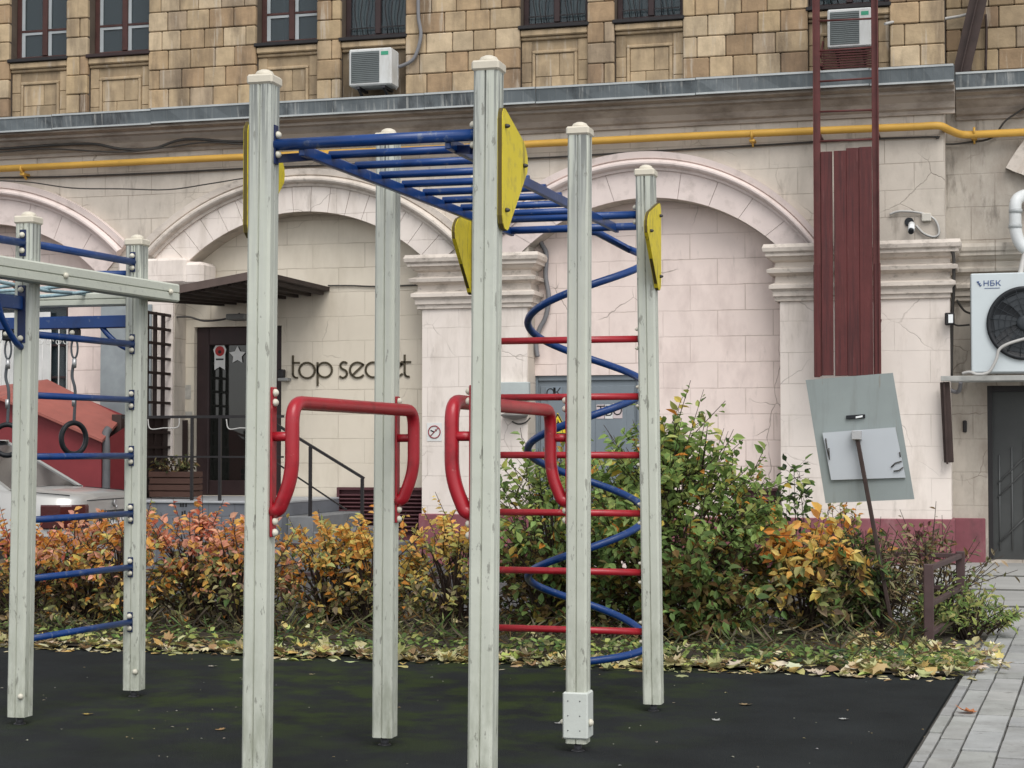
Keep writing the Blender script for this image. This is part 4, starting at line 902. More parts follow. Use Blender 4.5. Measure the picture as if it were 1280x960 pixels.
for sd in (1, -1):
    vs = [(x, sd*y, z) for x, rg in zip(xs, ring) for y, z in rg]
    b.add(vs, [(i*m_+k, i*m_+k+1, (i+1)*m_+k+1, (i+1)*m_+k) for i in range(len(xs)-1) for k in range(m_-1)], None, True)
    for i in (0, len(xs)-1): b.add([(xs[i], sd*y, z) for y, z in ring[i]]+[(xs[i], 0, ring[i][0][1])], [list(range(m_+1))])
body = b.build('body', m_carpaint, car)
b = MB()
lo = [(.62, .72), (3.15, .74)]; hi = [(1.28, .56), (2.5, .57)]; zl_, zh = .975, 1.385
A = lambda k, s: Vector((lo[k][0], s*lo[k][1], zl_)); B_ = lambda k, s: Vector((hi[k][0], s*hi[k][1], zh))
gl = MB(); gl.add([A(0, 1), A(1, 1), B_(1, 1), B_(0, 1)], [(0, 1, 2, 3)]); gl.add([A(0, -1), A(1, -1), B_(1, -1), B_(0, -1)], [(0, 1, 2, 3)]); gl.add([A(0, 1), A(0, -1), B_(0, -1), B_(0, 1)], [(0, 1, 2, 3)]); gl.add([A(1, 1), A(1, -1), B_(1, -1), B_(1, 1)], [(0, 1, 2, 3)]); gl.build('car_window', m_carglass, car)
for s in (1, -1):
    b.bar(A(0, s), B_(0, s), .02, .03); b.bar(A(1, s), B_(1, s), .02, .03); b.bar(B_(0, s), B_(1, s), .06, .05); b.bar(A(0, s)+Vector((1.25, 0, 0)), (1.9, s*.57, zh), .02, .06)
    b.add([A(0, s)*1+Vector((0, s*.012, 0)), A(0, s)+Vector((.30, s*.012, 0)), B_(0, s)+Vector((.06, s*.012, 0)), B_(0, s)+Vector((0, s*.012, 0))], [(0, 1, 2, 3)])
b.sweep([(-1, 0), (-.8, .03), (0, .05), (.8, .03), (1, 0)], (5, lambda a, c, i: (1.26+(2.52-1.26)*i/4, a*.585, zh+c*(1 if 0 < i < 4 else .4)+.004)), smooth=True)
b.build('roof', m_carpaint, car)
for sd in (1, -1):
    b = MB(); c = [(-.006, .585), (.0, .64), (.02, .70), (.06, .757), (.14, .80), (.24, .822), (.30, .83)]
    b.sweep([(0, .665), (.012, .675), (.012, .85), (0, .865)], (len(c), lambda o_, z, i: (c[i][0]-.012-o_*(.8 if i < 3 else .2), sd*(c[i][1]+.004+o_*(.2 if i < 3 else .9)), z)))
    b.build('tail_light', m_tail, car)
b = MB(); b.sweep([(0, .30), (.05, .32), (.06, .42), (.05, .54), (0, .56)], (13, lambda o_, z, i: [(-.0-o_-.02*math.cos(k_*PI/2), .8*k_, z) for k_ in [(-1+2*i/12)]][0])); b.build('rear_bumper', m_carpaint, car)
b = MB(); b.box(-.02, -.004, -.33, .33, .655, .80, .01); b.build('plate_recess', m_dkplastic, car)
b = MB(); b.box(-.03, -.021, -.26, .26, .67, .782, .004); pl = b.build('number_plate', m_plate, car)
text_mesh('plate_lettering', 'В440 С', .115, .001, m_ink, pl, (-.0325, .02, .726), (PI/2, 0, -PI/2), 1.05)
b = MB(); b.lathe((-.008, 0, .86), [(.035, 0), (.03, .01)], 16, (-1, 0, 0)); b.lathe((-.02, .0, .825), [(.016, 0), (.014, .012)], 12, (-1, 0, 0)); b.build('badge', m_clamp, car)
b = MB()
for sd in (1, -1):
    P = [(x, sd*plan(x)*.90, top_z(x)+.004) for x in (.1, .2, .3, .4, .5, .6)]; b.tube(P, .004, 4)
    P = [(x, sd*(plan(x)*.985+.006), .60) for x in (.08, .14, .3, .45)]; b.tube(P, .006, 4)
b.tube([(.62, y, top_z(.62)+.012+.012*(1-abs(y)/.72)) for y in (-.72, -.4, 0, .4, .72)], .005, 4)
b.tube([(-.014-.012*(1-abs(y)/.6), y, .895) for y in (-.6, -.3, 0, .3, .6)], .004, 4)
b.build('panel_gap', m_dkplastic, car)
for xw in CXW:
    for sd in (1, -1):
        b = MB(); b.lathe((xw, sd*.66, .28), [(.2, -.02), (.29, 0), (.305, .03), (.305, .12), (.29, .15), (.2, .155)], 28, (0, sd, 0)); wh = b.build('wheel', m_rubber, car)
        b = MB(); b.lathe((xw, sd*.66, .28), [(.2, .13), (.19, .15), (.06, .135), (.04, .15), (.001, .15)], 20, (0, sd, 0)); b.build('rim', m_alloy, wh)

# ------------------------------------------------------------------ playground: the big climbing frame
PW = .0435
def post_mesh(base, topx, ztop, z0=.035, w=PW):
    c, gr = .009, .004; half = [(-w, -w+c), (-w+c, -w), (-gr, -w), (0, -w+.008), (gr, -w), (w-c, -w), (w, -w+c), (w, -gr), (w-.008, 0), (w, gr), (w, w-c), (w-c, w), (gr, w), (0, w-.008), (-gr, w), (-w+c, w), (-w, w-c), (-w, gr), (-w+.008, 0), (-w, -gr)]
    b = MB(); b.prism(half, lambda x, y: (base.x+x, base.y+y, z0), lambda x, y: (topx+x, base.y+y, ztop)); return b
def add_post(root, u, n, ztop, du=0, mat=None, foot=True):
    base = Vector((u, n, 0)); p = post_mesh(base, u+du, ztop).build('post', mat, root)
    b = MB(); b.obox((u+du, n, ztop+.018), ((PW+.006, 0, 0), (0, PW+.006, 0), (0, 0, .018)), .007); b.lathe((u+du, n, ztop+.036), [(.034, 0), (.034, .006), (.028, .016), (.015, .022), (.001, .024)], 18); b.build('post_cap', m_cap, p)
    if foot:
        b = MB(); b.tube([(u, n, -.02), (u, n, .04)], .017, 10); b.lathe((u, n, .0), [(.028, 0), (.026, .004), (.018, .006)], 12); b.build('post_foot', m_steel, p)
    return p
def bolt(mb, p, ax, r=.0135): mb.lathe(p, [(r*.9, 0), (r, .004), (r*.85, .011), (r*.45, .016), (.001, .017)], 12, ax)
def bracket(root, p, ax, hh=.062, ww=.016, mat=None, gap=.035):   # small plate with two capped bolts
    p = Vector(p); ax = Vector(ax); s = ax.cross(Vector((0, 0, 1)))
    b = MB(); b.obox(p+ax*.003, (ax*.003, s*ww, Vector((0, 0, hh))), .002); o = b.build('bracket', mat or m_dkblue, root)
    for d in (gap, -gap): b = MB(); bolt(b, p+ax*.006+Vector((0, 0, d)), ax); b.build('bolt', m_bolt, o)
    return o
cf = thing('climbing_frame', 'tall timber climbing frame with overhead blue ladder red bars and yellow plates', 'climbing frame', (-2.1, 7, 0))
ZT = 2.538
PP = dict(a=(-2.523, 5.797, .02), b=(-1.700, 5.791, .022), c=(-2.486, 7.017, .01), d=(-1.672, 7.09, .012), e=(-1.579, 8.255, -.03), f=(-2.425, 8.25, .0))
PP['a'] = (-2.531, 5.797, .016)
for k, (u, n, du) in PP.items(): add_post(cf, u, n, ZT, du, m_post)
at = lambda k, z: Vector((PP[k][0]+PP[k][2]*z/ZT, PP[k][1], z))
# cover box at the foot of one post
q = at('d', .1); b = MB(); b.box(q.x-.053, q.x+.053, q.y-.053, q.y+.053, .055, .245, .006); cb = b.build('foot_cover', M('pale painted sheet', (.55, .58, .54), .5, .05, 4), cf)
b = MB(); bolt(b, (q.x+.053, q.y-.02, .12), (1, 0, 0), .016); bolt(b, (q.x-.053, q.y-.02, .12), (-1, 0, 0), .012); b.build('bolt', m_bolt, cb)
b = MB()
for dx in (-.03, .02):
    for z in (.09, .15, .21): b.lathe((q.x+dx, q.y-.053, z), [(.0028, 0), (.002, .002)], 8, (0, -1, 0))
b.build('rivet', m_steel, cb)
# overhead ladder
ZL0, ZL1 = 2.325, 2.36
def zl(n): return ZL0+(ZL1-ZL0)*(n-5.8)/2.5
ua, ub = -2.375, -1.83
for x in (ua, ub):
    b = MB(); b.bar((x, 5.80, zl(5.8)-.022), (x, 8.63, zl(8.63)-.022), .022, .042, .004); b.build('ladder_rail', m_blue, cf)
for k in range(11):
    n = 5.80+.277*k; z = zl(n)
    if k == 0: P = [at('a', z)+Vector((PW, 0, 0)), at('b', z)-Vector((PW, 0, 0))]; r_ = .021
    elif k == 9: n = 8.255; z = zl(n); P = [at('f', z)+Vector((PW, 0, 0)), at('e', z)-Vector((PW, 0, 0))]; r_ = .019
    elif k == 10: P = [Vector((ua-.05, n, z-.02)), Vector((ub+.14, n, z-.02))]; r_ = .019
    else: P = [Vector((ua, n, z)), Vector((ub, n, z))]; r_ = .0155
    b = MB(); b.tube(P, r_, 12); b.build('ladder_rung', m_blue, cf)
for k, s in (('a', 1), ('b', -1)): bracket(cf, at(k, zl(5.8))+Vector((s*PW, 0, 0)), (s, 0, 0), .07, .016)
for k, s in (('f', 1), ('e', -1)): bracket(cf, at(k, zl(8.25))+Vector((s*PW, 0, 0)), (s, 0, 0), .07, .016)
b = MB(); b.bar((ua, 5.9, zl(5.9)-.03), (PP['a'][0]+PW, 5.80, zl(5.8)-.05), .012, .03); b.build('ladder_brace', m_dkblue, cf)
b = MB(); b.bar((ub, 5.9, zl(5.9)-.03), (PP['b'][0]-PW, 5.80, zl(5.8)-.05), .012, .03); b.build('ladder_brace', m_dkblue, cf)
# yellow corner plates, on the outer faces of the posts
def plate(k, s, dirn):
    base = at(k, 2.2); x0 = base.x+s*(PW+.001); zt, zb_ = 2.42, 2.0; w = .30
    po = [(-.037, zt-.05), (-.032, zt-.028), (-.018, zt-.012), (.0, zt-.01), (.03, zt-.018), (w-.05, zt-.085), (w-.02, zt-.108), (w-.004, zt-.13), (w, zt-.155), (w-.006, zt-.185), (.06, zb_+.02), (.045, zb_+.002), (.025, zb_-.007), (-.008, zb_-.004), (-.028, zb_+.012), (-.037, zb_+.04)]; zt -= .02
    b = MB(); b.prism(po, lambda a, z: (x0, base.y+dirn*a, z), lambda a, z: (x0+s*.018, base.y+dirn*a, z)); o = b.build('corner_plate', m_yellow, cf)
    b = MB()
    for a, z in ((.0, zt-.05), (.0, zb_+.06), (w-.06, zt-.15)): bolt(b, (x0+s*.018, base.y+dirn*a, z), (s, 0, 0), .008)
    b.build('bolt', m_steel, o)
    b = MB(); n_ = len(po); vs = [(x0+s*.001, base.y+dirn*a, z) for a, z in po]+[(x0+s*.017, base.y+dirn*a, z) for a, z in po]
    cx = sum(p_[0] for p_ in po)/n_; cz_ = sum(p_[1] for p_ in po)/n_
    g = lambda a, z: (a+(.002 if a > cx else -.002), z+(.002 if z > cz_ else -.002))
    vs = [(x0+s*.002, base.y+dirn*g(a, z)[0], g(a, z)[1]) for a, z in po]+[(x0+s*.016, base.y+dirn*g(a, z)[0], g(a, z)[1]) for a, z in po]
    b.add(vs, [(i, (i+1) % n_, n_+(i+1) % n_, n_+i) for i in range(n_)]); b.build('plate_edge', M('dark worn plywood edge', (.10, .075, .02), .8), o)
plate('b', 1, 1); plate('a', -1, 1); plate('e', 1, -1); plate('f', -1, -1)
# parallel bars
def rounded(pts, rad, n=7):
    out = [Vector(pts[0])]
    for i in range(1, len(pts)-1):
        a, c, e = Vector(pts[i-1]), Vector(pts[i]), Vector(pts[i+1]); r_ = rad[i-1] if isinstance(rad, (list, tuple)) else rad
        d0 = (a-c).normalized(); d1 = (e-c).normalized(); p0 = c+d0*r_; p1 = c+d1*r_
        for k in range(n+1): t = k/n; out.append(p0*(1-t)**2+c*2*t*(1-t)+p1*t*t)
    return out+[Vector(pts[-1])]
for (ka, kc, s) in (('a', 'c', 1), ('b', 'd', -1)):
    p0, p1 = at(ka, 1.2), at(kc, 1.2); o_ = s*(PW+.077)
    P = [(p0.x+s*PW, p0.y-.0, 1.015), (p0.x+s*(PW+.03), p0.y, 1.03), (p0.x+o_, p0.y, 1.14), (p0.x+o_, p0.y, 1.405), (p1.x+o_, p1.y, 1.40), (p1.x+o_, p1.y, 1.14), (p1.x+s*(PW+.03), p1.y, 1.03), (p1.x+s*PW, p1.y, 1.015)]
    b = MB(); b.tube(rounded(P, [.01, .07, .075, .075, .07, .01]), .0255, 16); b.build('parallel_bar', m_red, cf)
    for k in (ka, kc):
        q = at(k, 1.2); b = MB(); b.box(q.x+s*(PW+.001), q.x+s*(PW+.009), q.y-.022, q.y+.022, .93, 1.46, .003); mp = b.build('mounting_strip', m_red, cf)
        b = MB()
        for z in (1.44, 1.405, .985, .945): bolt(b, (q.x+s*(PW+.009), q.y-.004, z), (s, 0, 0), .0145)
        b.build('bolt', m_bolt, mp)
        b = MB(); b.tube([(q.x+s*PW, q.y, 1.285), (q.x+o_, q.y, 1.285)], .017, 12); b.build('stub', m_red, mp)
# wall bars
for z in (1.763, 1.488, 1.208, .931, .651, .371):
    b = MB(); b.tube([at('f', z)+Vector((PW-.002, 0, 0)), at('e', z)-Vector((PW-.002, 0, 0))], .0165, 12); rg = b.build('wall_bar', m_red, cf)
    b = MB(); q = at('e', z)-Vector((PW, .02, 0)); bolt(b, q+Vector((0, 0, .045)), (-1, 0, 0), .009); bolt(b, q+Vector((0, 0, -.045)), (-1, 0, 0), .009); b.build('bolt', m_bolt, rg)
# spiral climber behind the wall bars
hx, hy, hr = -2.055, 8.93, .308
b = MB(); P = []
for i in range(0, 200):
    q = -.25+(3.16+.25)*i/199; th = 2*PI*q; z = .218+.66*q if q > 0 else .218+.2*q
    P.append((hx+hr*math.cos(th), hy+hr*math.sin(th), z))
end = P[-1]
P += [(hx+.10, hy-.22, 2.34), (hx+.02, 8.62, 2.345)]
b.tube(P, .0195, 10); sp = b.build('spiral_climber', m_blue, cf)
b = MB(); b.tube([(hx+.0, hy, -.03), (hx, hy, 2.34)], .017, 10); b.tube([(hx, hy, 2.335), (hx, 8.57, 2.34)], .017, 10); b.tube([(hx, hy, P[0][2]), P[0]], .014, 8); b.build('centre_pole', m_blue, sp)

# ------------------------------------------------------------------ playground: the lower frame at the left
lf = thing('climbing_frame', 'lower timber frame with blue rungs and hanging rings at the left edge', 'climbing frame', (-4.3, 7.5, 0))
ZL = fp(170, 308, 8.03).z
LP = dict(p=(-4.258, 7.105, .02), q=(-4.173, 8.03, .0), r=(-5.42, 8.03, 0), s=(-4.36, 6.15, 0))
for k, (u, n, du) in LP.items(): add_post(lf, u, n, ZL, du, m_postlow)
la = lambda k, z: Vector((LP[k][0]+LP[k][2]*z/ZL, LP[k][1], z))
for k, z in (('q', .06), ('p', .09)): b = MB(); bolt(b, la(k, .13)+Vector((.03, -PW, 0)), (0, -1, 0), .014); b.build('bolt', m_bolt, lf)
for z, r_ in ((2.175, .018), (1.762, .0165), (1.483, .0155), (1.203, .0155), (.915, .0155), (.648, .0155), (.375, .0155)):
    b = MB(); b.tube([la('p', z)+Vector((0, PW, 0)), la('q', z)-Vector((0, PW, 0))], r_, 12); b.build('rung', m_blue, lf)
    bracket(lf, la('q', z)-Vector((0, PW, 0)), (0, -1, 0), .05, .014, None, .03)
b = MB(); b.tube([la('s', 2.17)+Vector((0, PW, 0)), la('p', 2.17)-Vector((0, PW, 0))], .018, 12); b.build('rung', m_blue, lf); bracket(lf, la('p', 2.17)-Vector((0, PW, 0)), (0, -1, 0), .06, .016)
b = MB(); b.tube([la('q', 2.12)-Vector((PW, 0, 0)), la('r', 2.14)+Vector((PW, 0, 0))], .018, 12); b.build('rung', m_blue, lf)
# timber beams
def timber(p, q, w, h, name='beam'):
    p = Vector(p); q = Vector(q); d = (q-p).normalized(); s = d.cross(Vector((0, 0, 1))).normalized(); u_ = Vector((0, 0, 1)); c = .008; g = .004
    po = [(-w+c, -h), (w-c, -h), (w, -h+c), (w, -g), (w-.008, 0), (w, g), (w, h-c), (w-c, h), (-w+c, h), (-w, h-c), (-w, g), (-w+.008, 0), (-w, -g), (-w, -h+c)]
    b = MB(); b.prism(po, lambda a, z: p+s*a+u_*z, lambda a, z: q+s*a+u_*z); return b.build(name, m_postbeam, lf)
m_postbeam = M('pale green painted beam', (.53, .55, .475), .6, .05, 2.2, .25, 22, dirt=((.30, .31, .29), .58, .74, 5, (8, 8, 8), .6))
d = Vector((LP['q'][0]-LP['p'][0], LP['q'][1]-LP['p'][1], 0)).normalized(); sdv = Vector((d.y, -d.x, 0)); zb_ = fp(200, 366, 8.15).z
o0 = Vector((LP['p'][0], LP['p'][1], zb_))+sdv*(2*PW+.006)
pa, pb = o0-d*2.0, o0+d*1.11
bm = timber(pa, pb, PW, .046)
for q in (pb-d*.09, o0+d*.12): b = MB(); bolt(b, q+sdv*PW, sdv, .015); b.build('bolt', m_bolt, bm)
zc = fp(110, 374, 8.0).z
timber((-4.22, 8.03, zc), (-5.37, 8.03, zc), .03, .035)
zA = fp(110, 403, 8.03).z; hA = .045
b = MB(); b.bar((LP['q'][0]-PW, 8.03, zA), (LP['r'][0]+PW, 8.03, zA), .05, .062, .004); b.build('blue_beam', m_dkblue2 if False else m_blue, lf)
zB = fp(14, 375, 6.9).z
b = MB(); b.bar((LP['p'][0], LP['p'][1]-PW, zB), (LP['s'][0], LP['s'][1]+PW, zB+.0), .05, .062, .004); b.build('blue_beam', m_blue, lf)
bracket(lf, la('p', zB-.05)-Vector((0, PW, 0)), (0, -1, 0), .13, .02, None, .11)
b = MB(); q = la('p', zB-.2)-Vector((0, PW, 0)); b.tube(smooth_path([q, q+Vector((0, -.06, .03)), q+Vector((0, -.16, .12)), q+Vector((0, -.2, .2))], 5), .014, 10); b.build('brace', m_blue, lf)
q = la('q', zA-.14)-Vector((PW, 0, 0)); b = MB(); b.tube(smooth_path([q, q+Vector((-.06, 0, .03)), q+Vector((-.12, 0, .08)), q+Vector((-.17, 0, .14))], 5), .014, 10); b.build('brace', m_blue, lf)
for k, (yy, dz) in enumerate(((7.35, .0), (7.6, .01), (7.85, 0))):
    b = MB(); P = [Vector((-4.27, yy, zb_-.005)), Vector((-4.6, yy+.02, zb_-.03+dz)), Vector((-4.95, yy+.01, zb_-.02)), Vector((-5.4, yy, zb_))]; b.tube(smooth_path(P, 5), .009, 8); rp = b.build('net_rope', m_rope, lf)
for xx in (-4.45, -4.75, -5.1): b = MB(); b.tube([(xx, 7.2, zb_-.02), (xx+.02, 7.6, zb_-.03), (xx, 8.0, zb_-.01)], .009, 8); b.build('net_rope', m_rope, lf)
b = MB()
for xx, yy in ((-4.45, 7.36), (-4.75, 7.6)): b.lathe((xx, yy, zb_-.04), [(.012, 0), (.022, .01), (.022, .03), (.012, .04)], 10)
b.build('rope_clamp', M('orange brown clamp', (.30, .15, .10), .5), lf)
# hanging gymnastic rings
def gym_ring(x, y, ztop, zc, label, yaw):
    t = thing('gymnastic_ring', label, 'gymnastic ring', (x, y, ztop), group='gymnastic rings hanging from the blue beam')
    b = MB(); b.box(x-.028, x+.028, y-.02, y+.02, ztop-.055, ztop+.0, .006); sh = b.build('shackle', m_dkplastic, t)
    b = MB(); bolt(b, (x, y-.02, ztop-.022), (0, -1, 0), .014); b.build('bolt', m_bolt, sh)
    rr = .072; top_ = zc+rr
    b = MB(); loop = [(x+.018*math.sin(a*PI/8), y, ztop-.10+.05*math.cos(a*PI/8)) for a in range(16)]; b.tube(loop, .006, 6, True)
    b.tube(smooth_path([(x, y, ztop-.15), (x-.012, y, ztop-.24), (x+.006, y, ztop-.32), (x, y, top_+.0)], 5), .008, 8); rp = b.build('rope', m_greyrope, t)
    for zz in (ztop-.2, top_+.09): b = MB(); b.lathe((x, y, zz), [(.011, 0), (.012, .047)], 10); b.build('ferrule', m_clamp, rp)
    b = MB(); cs, sn = math.cos(yaw), math.sin(yaw); b.tube([(x+rr*cs*math.cos(a*PI/16), y+rr*sn*math.cos(a*PI/16), zc+rr*1.1*math.sin(a*PI/16)) for a in range(32)], .0135, 10, True); b.build('ring', m_dkplastic, t)
gx = fp(93, 450, 8.03); gym_ring(gx.x, 8.03, zA-.031, fp(94, 548, 8.03).z, 'black gymnastic ring on a grey rope between the two left posts', math.radians(62))
gx = fp(10, 450, 8.03); gym_ring(gx.x, 8.03, zA-.031, fp(8, 550, 8.03).z, 'black gymnastic ring on a grey rope at the far left edge', math.radians(20))

# ------------------------------------------------------------------ sign board on its pole
SB = 11.8
t = thing('sign_board', 'tilted grey green board seen from the back on a thin pole', 'sign', fp(1104, 740, SB-.06)*1)
q = [fp(1007, 475, SB), fp(1116, 466, SB-.02), fp(1143, 624, SB), fp(1032, 629, SB+.02)]
b = MB(); b.add(q+[v+Vector((0, .02, 0)) for v in q], [(0, 1, 2, 3), (7, 6, 5, 4), (0, 4, 5, 1), (1, 5, 6, 2), (2, 6, 7, 3), (3, 7, 4, 0)]); bd = b.build('board', m_signback, t)
b = MB(); c = fp(1069.5, 521, SB-.012); b.obox(c, ((.062, 0, .004), (0, .006, 0), (0, 0, .013)), .01); b.build('slot', m_dkplastic, bd)
b = MB(); c = fp(1074, 521, SB-.022); b.obox(c, ((.022, 0, .004), (0, .004, 0), (0, 0, .006))); b.build('slot_tab', m_white, bd)
q = [fp(1028, 541, SB-.02), fp(1119, 534, SB-.03), fp(1132, 597, SB-.02), fp(1039, 600, SB-.01)]
b = MB(); b.add(q+[v+Vector((0, .012, 0)) for v in q], [(0, 1, 2, 3), (7, 6, 5, 4), (0, 4, 5, 1), (1, 5, 6, 2), (2, 6, 7, 3), (3, 7, 4, 0)]); pl = b.build('fixing_plate', m_signplate, t)
b = MB()
for pts in ([(1114, 584), (1119, 579), (1127, 576.5)], [(1117, 589), (1124, 588), (1129, 584)], [(1124.5, 565), (1125.5, 571)], [(1032, 548), (1034, 562), (1037, 575), (1036, 560)]):
    P = [fp(x, y, SB-.028) for x, y in pts]; b.tube(P, .0045, 5)
b.build('scuff', m_cable, pl)
b = MB(); a_ = fp(1071, 545, SB-.06); c_ = fp(1102, 712, SB-.07); c_ = a_+(c_-a_)*((a_.z+.05)/(a_.z-c_.z)); b.bar(a_, c_, .026, .026, .004); b.build('pole', m_rust, t)
b = MB(); c = fp(1071, 544, SB-.05); b.box(c.x-.032, c.x+.032, c.y-.04, c.y+.05, c.z-.03, c.z+.03, .004); b.build('clamp', m_clamp, t)

# ------------------------------------------------------------------ low fence round the bed
f0, f1 = Vector((-.412, 11.1, 0)), Vector((-.25, 12.5, 0))
t = thing('low_fence', 'low brown steel fence at the corner of the planting bed', 'fence', f0)
tz = .50
for p in (f0, f1): b = MB(); b.box(p.x-.03, p.x+.03, p.y-.03, p.y+.03, -.02, tz+.03, .005); b.build('post', m_fence, t)
for z in (tz, .28, .10):
    b = MB(); b.bar(f0+Vector((0, 0, z)), f1+Vector((0, 0, z)), .034, .03, .003); b.build('rail', m_fence, t)
t = thing('low_fence', 'long low brown rail fence along the back of the planting bed', 'fence', (-5, 12.5, 0))
for z in (tz, .28): b = MB(); b.bar((-9.5, 12.5, z), (f1.x-.03, 12.5, z), .03, .03, .003); b.build('rail', m_fence, t)
for k in range(7): x = -9.4+1.38*k; b = MB(); b.box(x-.022, x+.022, 12.52, 12.565, -.02, tz+.01, .004); b.build('post', m_fence, t)

# ------------------------------------------------------------------ plants
def leaf(mb, p, d, n, ln, wd, col, fold=.25):
    d = d.normalized(); s = d.cross(n)
    if s.length < 1e-3: s = d.orthogonal()
    s.normalize(); u_ = s.cross(d)
    a = p+d*ln*.36+s*wd*.5+u_*wd*fold; a2 = p+d*ln*.68+s*wd*.38+u_*wd*fold*.6; c = p+d*ln*.36-s*wd*.5+u_*wd*fold; c2 = p+d*ln*.68-s*wd*.38+u_*wd*fold*.6; e = p+d*ln-u_*ln*.10
    mb.add([p, a, a2, e, c2, c], [(0, 1, 2, 3), (0, 3, 4, 5)], col)
def rv(rng=R): return Vector((rng.gauss(0, 1), rng.gauss(0, 1), rng.gauss(0, 1)))
def jit(c, k=.2): g = R.uniform(1-k, 1+k); return (c[0]*g*R.uniform(.92, 1.08), c[1]*g*R.uniform(.92, 1.08), c[2]*g*R.uniform(.9, 1.1))
def shrub(name, label, cat, base, size, ntw, per, ll, lw, pal, group=None, stems=10, tw=.25, zmin=.1, openness=.0, mat=None, up=.5, shape=None):
    base = Vector(base); t = thing(name, label, cat, base, group=group); L_, T_ = MB(), MB(); rx, ry_, h = size
    for i in range(ntw):
        while True:
            q = Vector((R.uniform(-1, 1), R.uniform(-1, 1), R.uniform(0, 1)))
            rr = q.x**2+q.y**2
            an = math.atan2(q.y, q.x); lump = .86+.17*math.sin(3*an+6*q.z+base.x*7)+.10*math.sin(7*an-9*q.z); prof = lump*shape(q.z, q.x) if shape else lump*(1-max(0, q.z-.55)/.55)**.55*(.62+.38*min(1, q.z/.35))
            if prof > 0 and rr < prof**2 and (R.random() < .35+.65*(rr/max(prof, .01)**2) or q.z > .7): break
        p = base+Vector((q.x*rx, q.y*ry_, zmin+q.z*(h-zmin)))
        d = (Vector((q.x*1.2, q.y*1.2, up+q.z*.5))+rv()*.35).normalized(); ln = tw*R.choice([.5, .7, .9, 1., 1.2, 1.5])
        for k in range(per):
            f = (k+.5)/per; pp = p+d*ln*f+Vector((0, 0, -.08*ln*f*f)); sd = d.cross(rv()).normalized()
            ld = (d*.55+sd*1.0+Vector((0, 0, -.15))).normalized(); nn = (Vector((0, -.55, 1))+rv()*.45).normalized()
            s_ = R.choice([.5, .75, .9, 1., 1.1, 1.3])*R.uniform(.9, 1.1); leaf(L_, pp, ld, nn, ll*s_, lw*s_, jit(pal(q, i)), R.uniform(.1, .35))
        T_.tube([p-d*.08, p+d*ln], [.004, .0018], 4, caps=False)
        if i % max(1, ntw//stems) == 0:
            b0 = base+Vector((q.x*rx*.22+R.uniform(-.05, .05), q.y*ry_*.22, -.02)); m1 = b0.lerp(p, .5)+Vector((q.x*rx*-.08, 0, h*.10))
            T_.tube(smooth_path([b0, m1, p], 4), [.011-.0009*k for k in range(9)], 5, caps=False)
    T_.build('stems', m_twig, t); L_.build('foliage', mat or m_leaf, t)
    return t
# big green shrub
G1, G2, G3, G4 = (.21, .30, .09), (.30, .40, .13), (.13, .205, .065), (.44, .48, .15)
YEL, ORA, RED_, BRN = (.58, .42, .09), (.60, .25, .05), (.55, .17, .10), (.17, .11, .045)
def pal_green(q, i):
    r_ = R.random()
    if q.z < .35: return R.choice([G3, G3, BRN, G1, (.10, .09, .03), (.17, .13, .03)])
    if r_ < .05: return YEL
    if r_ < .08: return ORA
    return R.choice([G1, G1, G2, G2, G3, G4]) if q.z > .45 else R.choice([G1, G3, G3, G2, BRN])  # lit crown top put into the leaf colour as paler yellow-greens
c = gp(815, 806)
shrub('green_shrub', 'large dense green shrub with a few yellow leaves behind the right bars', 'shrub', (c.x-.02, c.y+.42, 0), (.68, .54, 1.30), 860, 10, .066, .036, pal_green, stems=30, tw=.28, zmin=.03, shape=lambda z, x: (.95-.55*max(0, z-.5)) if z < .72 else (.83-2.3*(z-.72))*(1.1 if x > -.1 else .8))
c = gp(668, 800)
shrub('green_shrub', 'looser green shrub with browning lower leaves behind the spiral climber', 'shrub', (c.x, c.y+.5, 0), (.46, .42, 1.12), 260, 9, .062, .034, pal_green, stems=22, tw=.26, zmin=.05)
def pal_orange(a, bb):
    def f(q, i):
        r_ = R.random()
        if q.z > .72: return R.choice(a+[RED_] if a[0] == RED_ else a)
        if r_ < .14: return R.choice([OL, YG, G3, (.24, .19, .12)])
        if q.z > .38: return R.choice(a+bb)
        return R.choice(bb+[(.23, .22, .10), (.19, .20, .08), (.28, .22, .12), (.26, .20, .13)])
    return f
PK = (.72, .37, .25); O2 = (.74, .42, .12); Y2 = (.70, .53, .16); YG = (.44, .44, .17); OL = (.27, .27, .12)
defs = [(-12, [O2, ORA, PK, RED_], [Y2, YG, BRN], .80, 'orange red shrub at the far left behind the low frame post'),
        (62, [O2, PK, ORA, PK], [ORA, Y2, YG], .84, 'orange and pink shrub in front of the rear of the silver car'),
        (125, [ORA, O2, PK, YG], [O2, Y2, BRN], .86, 'orange shrub below the number plate of the silver car'),
        (205, [PK, RED_, PK, O2], [ORA, OL, BRN, OL], .86, 'pink leaved shrub in front of the grey porch base'),
        (272, [PK, PK, O2, ORA], [Y2, OL, OL], .88, 'pink and olive shrub in front of the porch railing post'),
        (385, [Y2, O2, YG, O2], [ORA, Y2, OL], .86, 'yellow orange shrub below the stair handrail'),
        (440, [O2, Y2, Y2, ORA], [ORA, Y2, OL], .90, 'bright orange yellow shrub in front of the wide maroon vent'),
        (540, [O2, Y2, Y2, YG], [Y2, YG, OL], .90, 'yellow orange shrub between the two middle timber posts')]
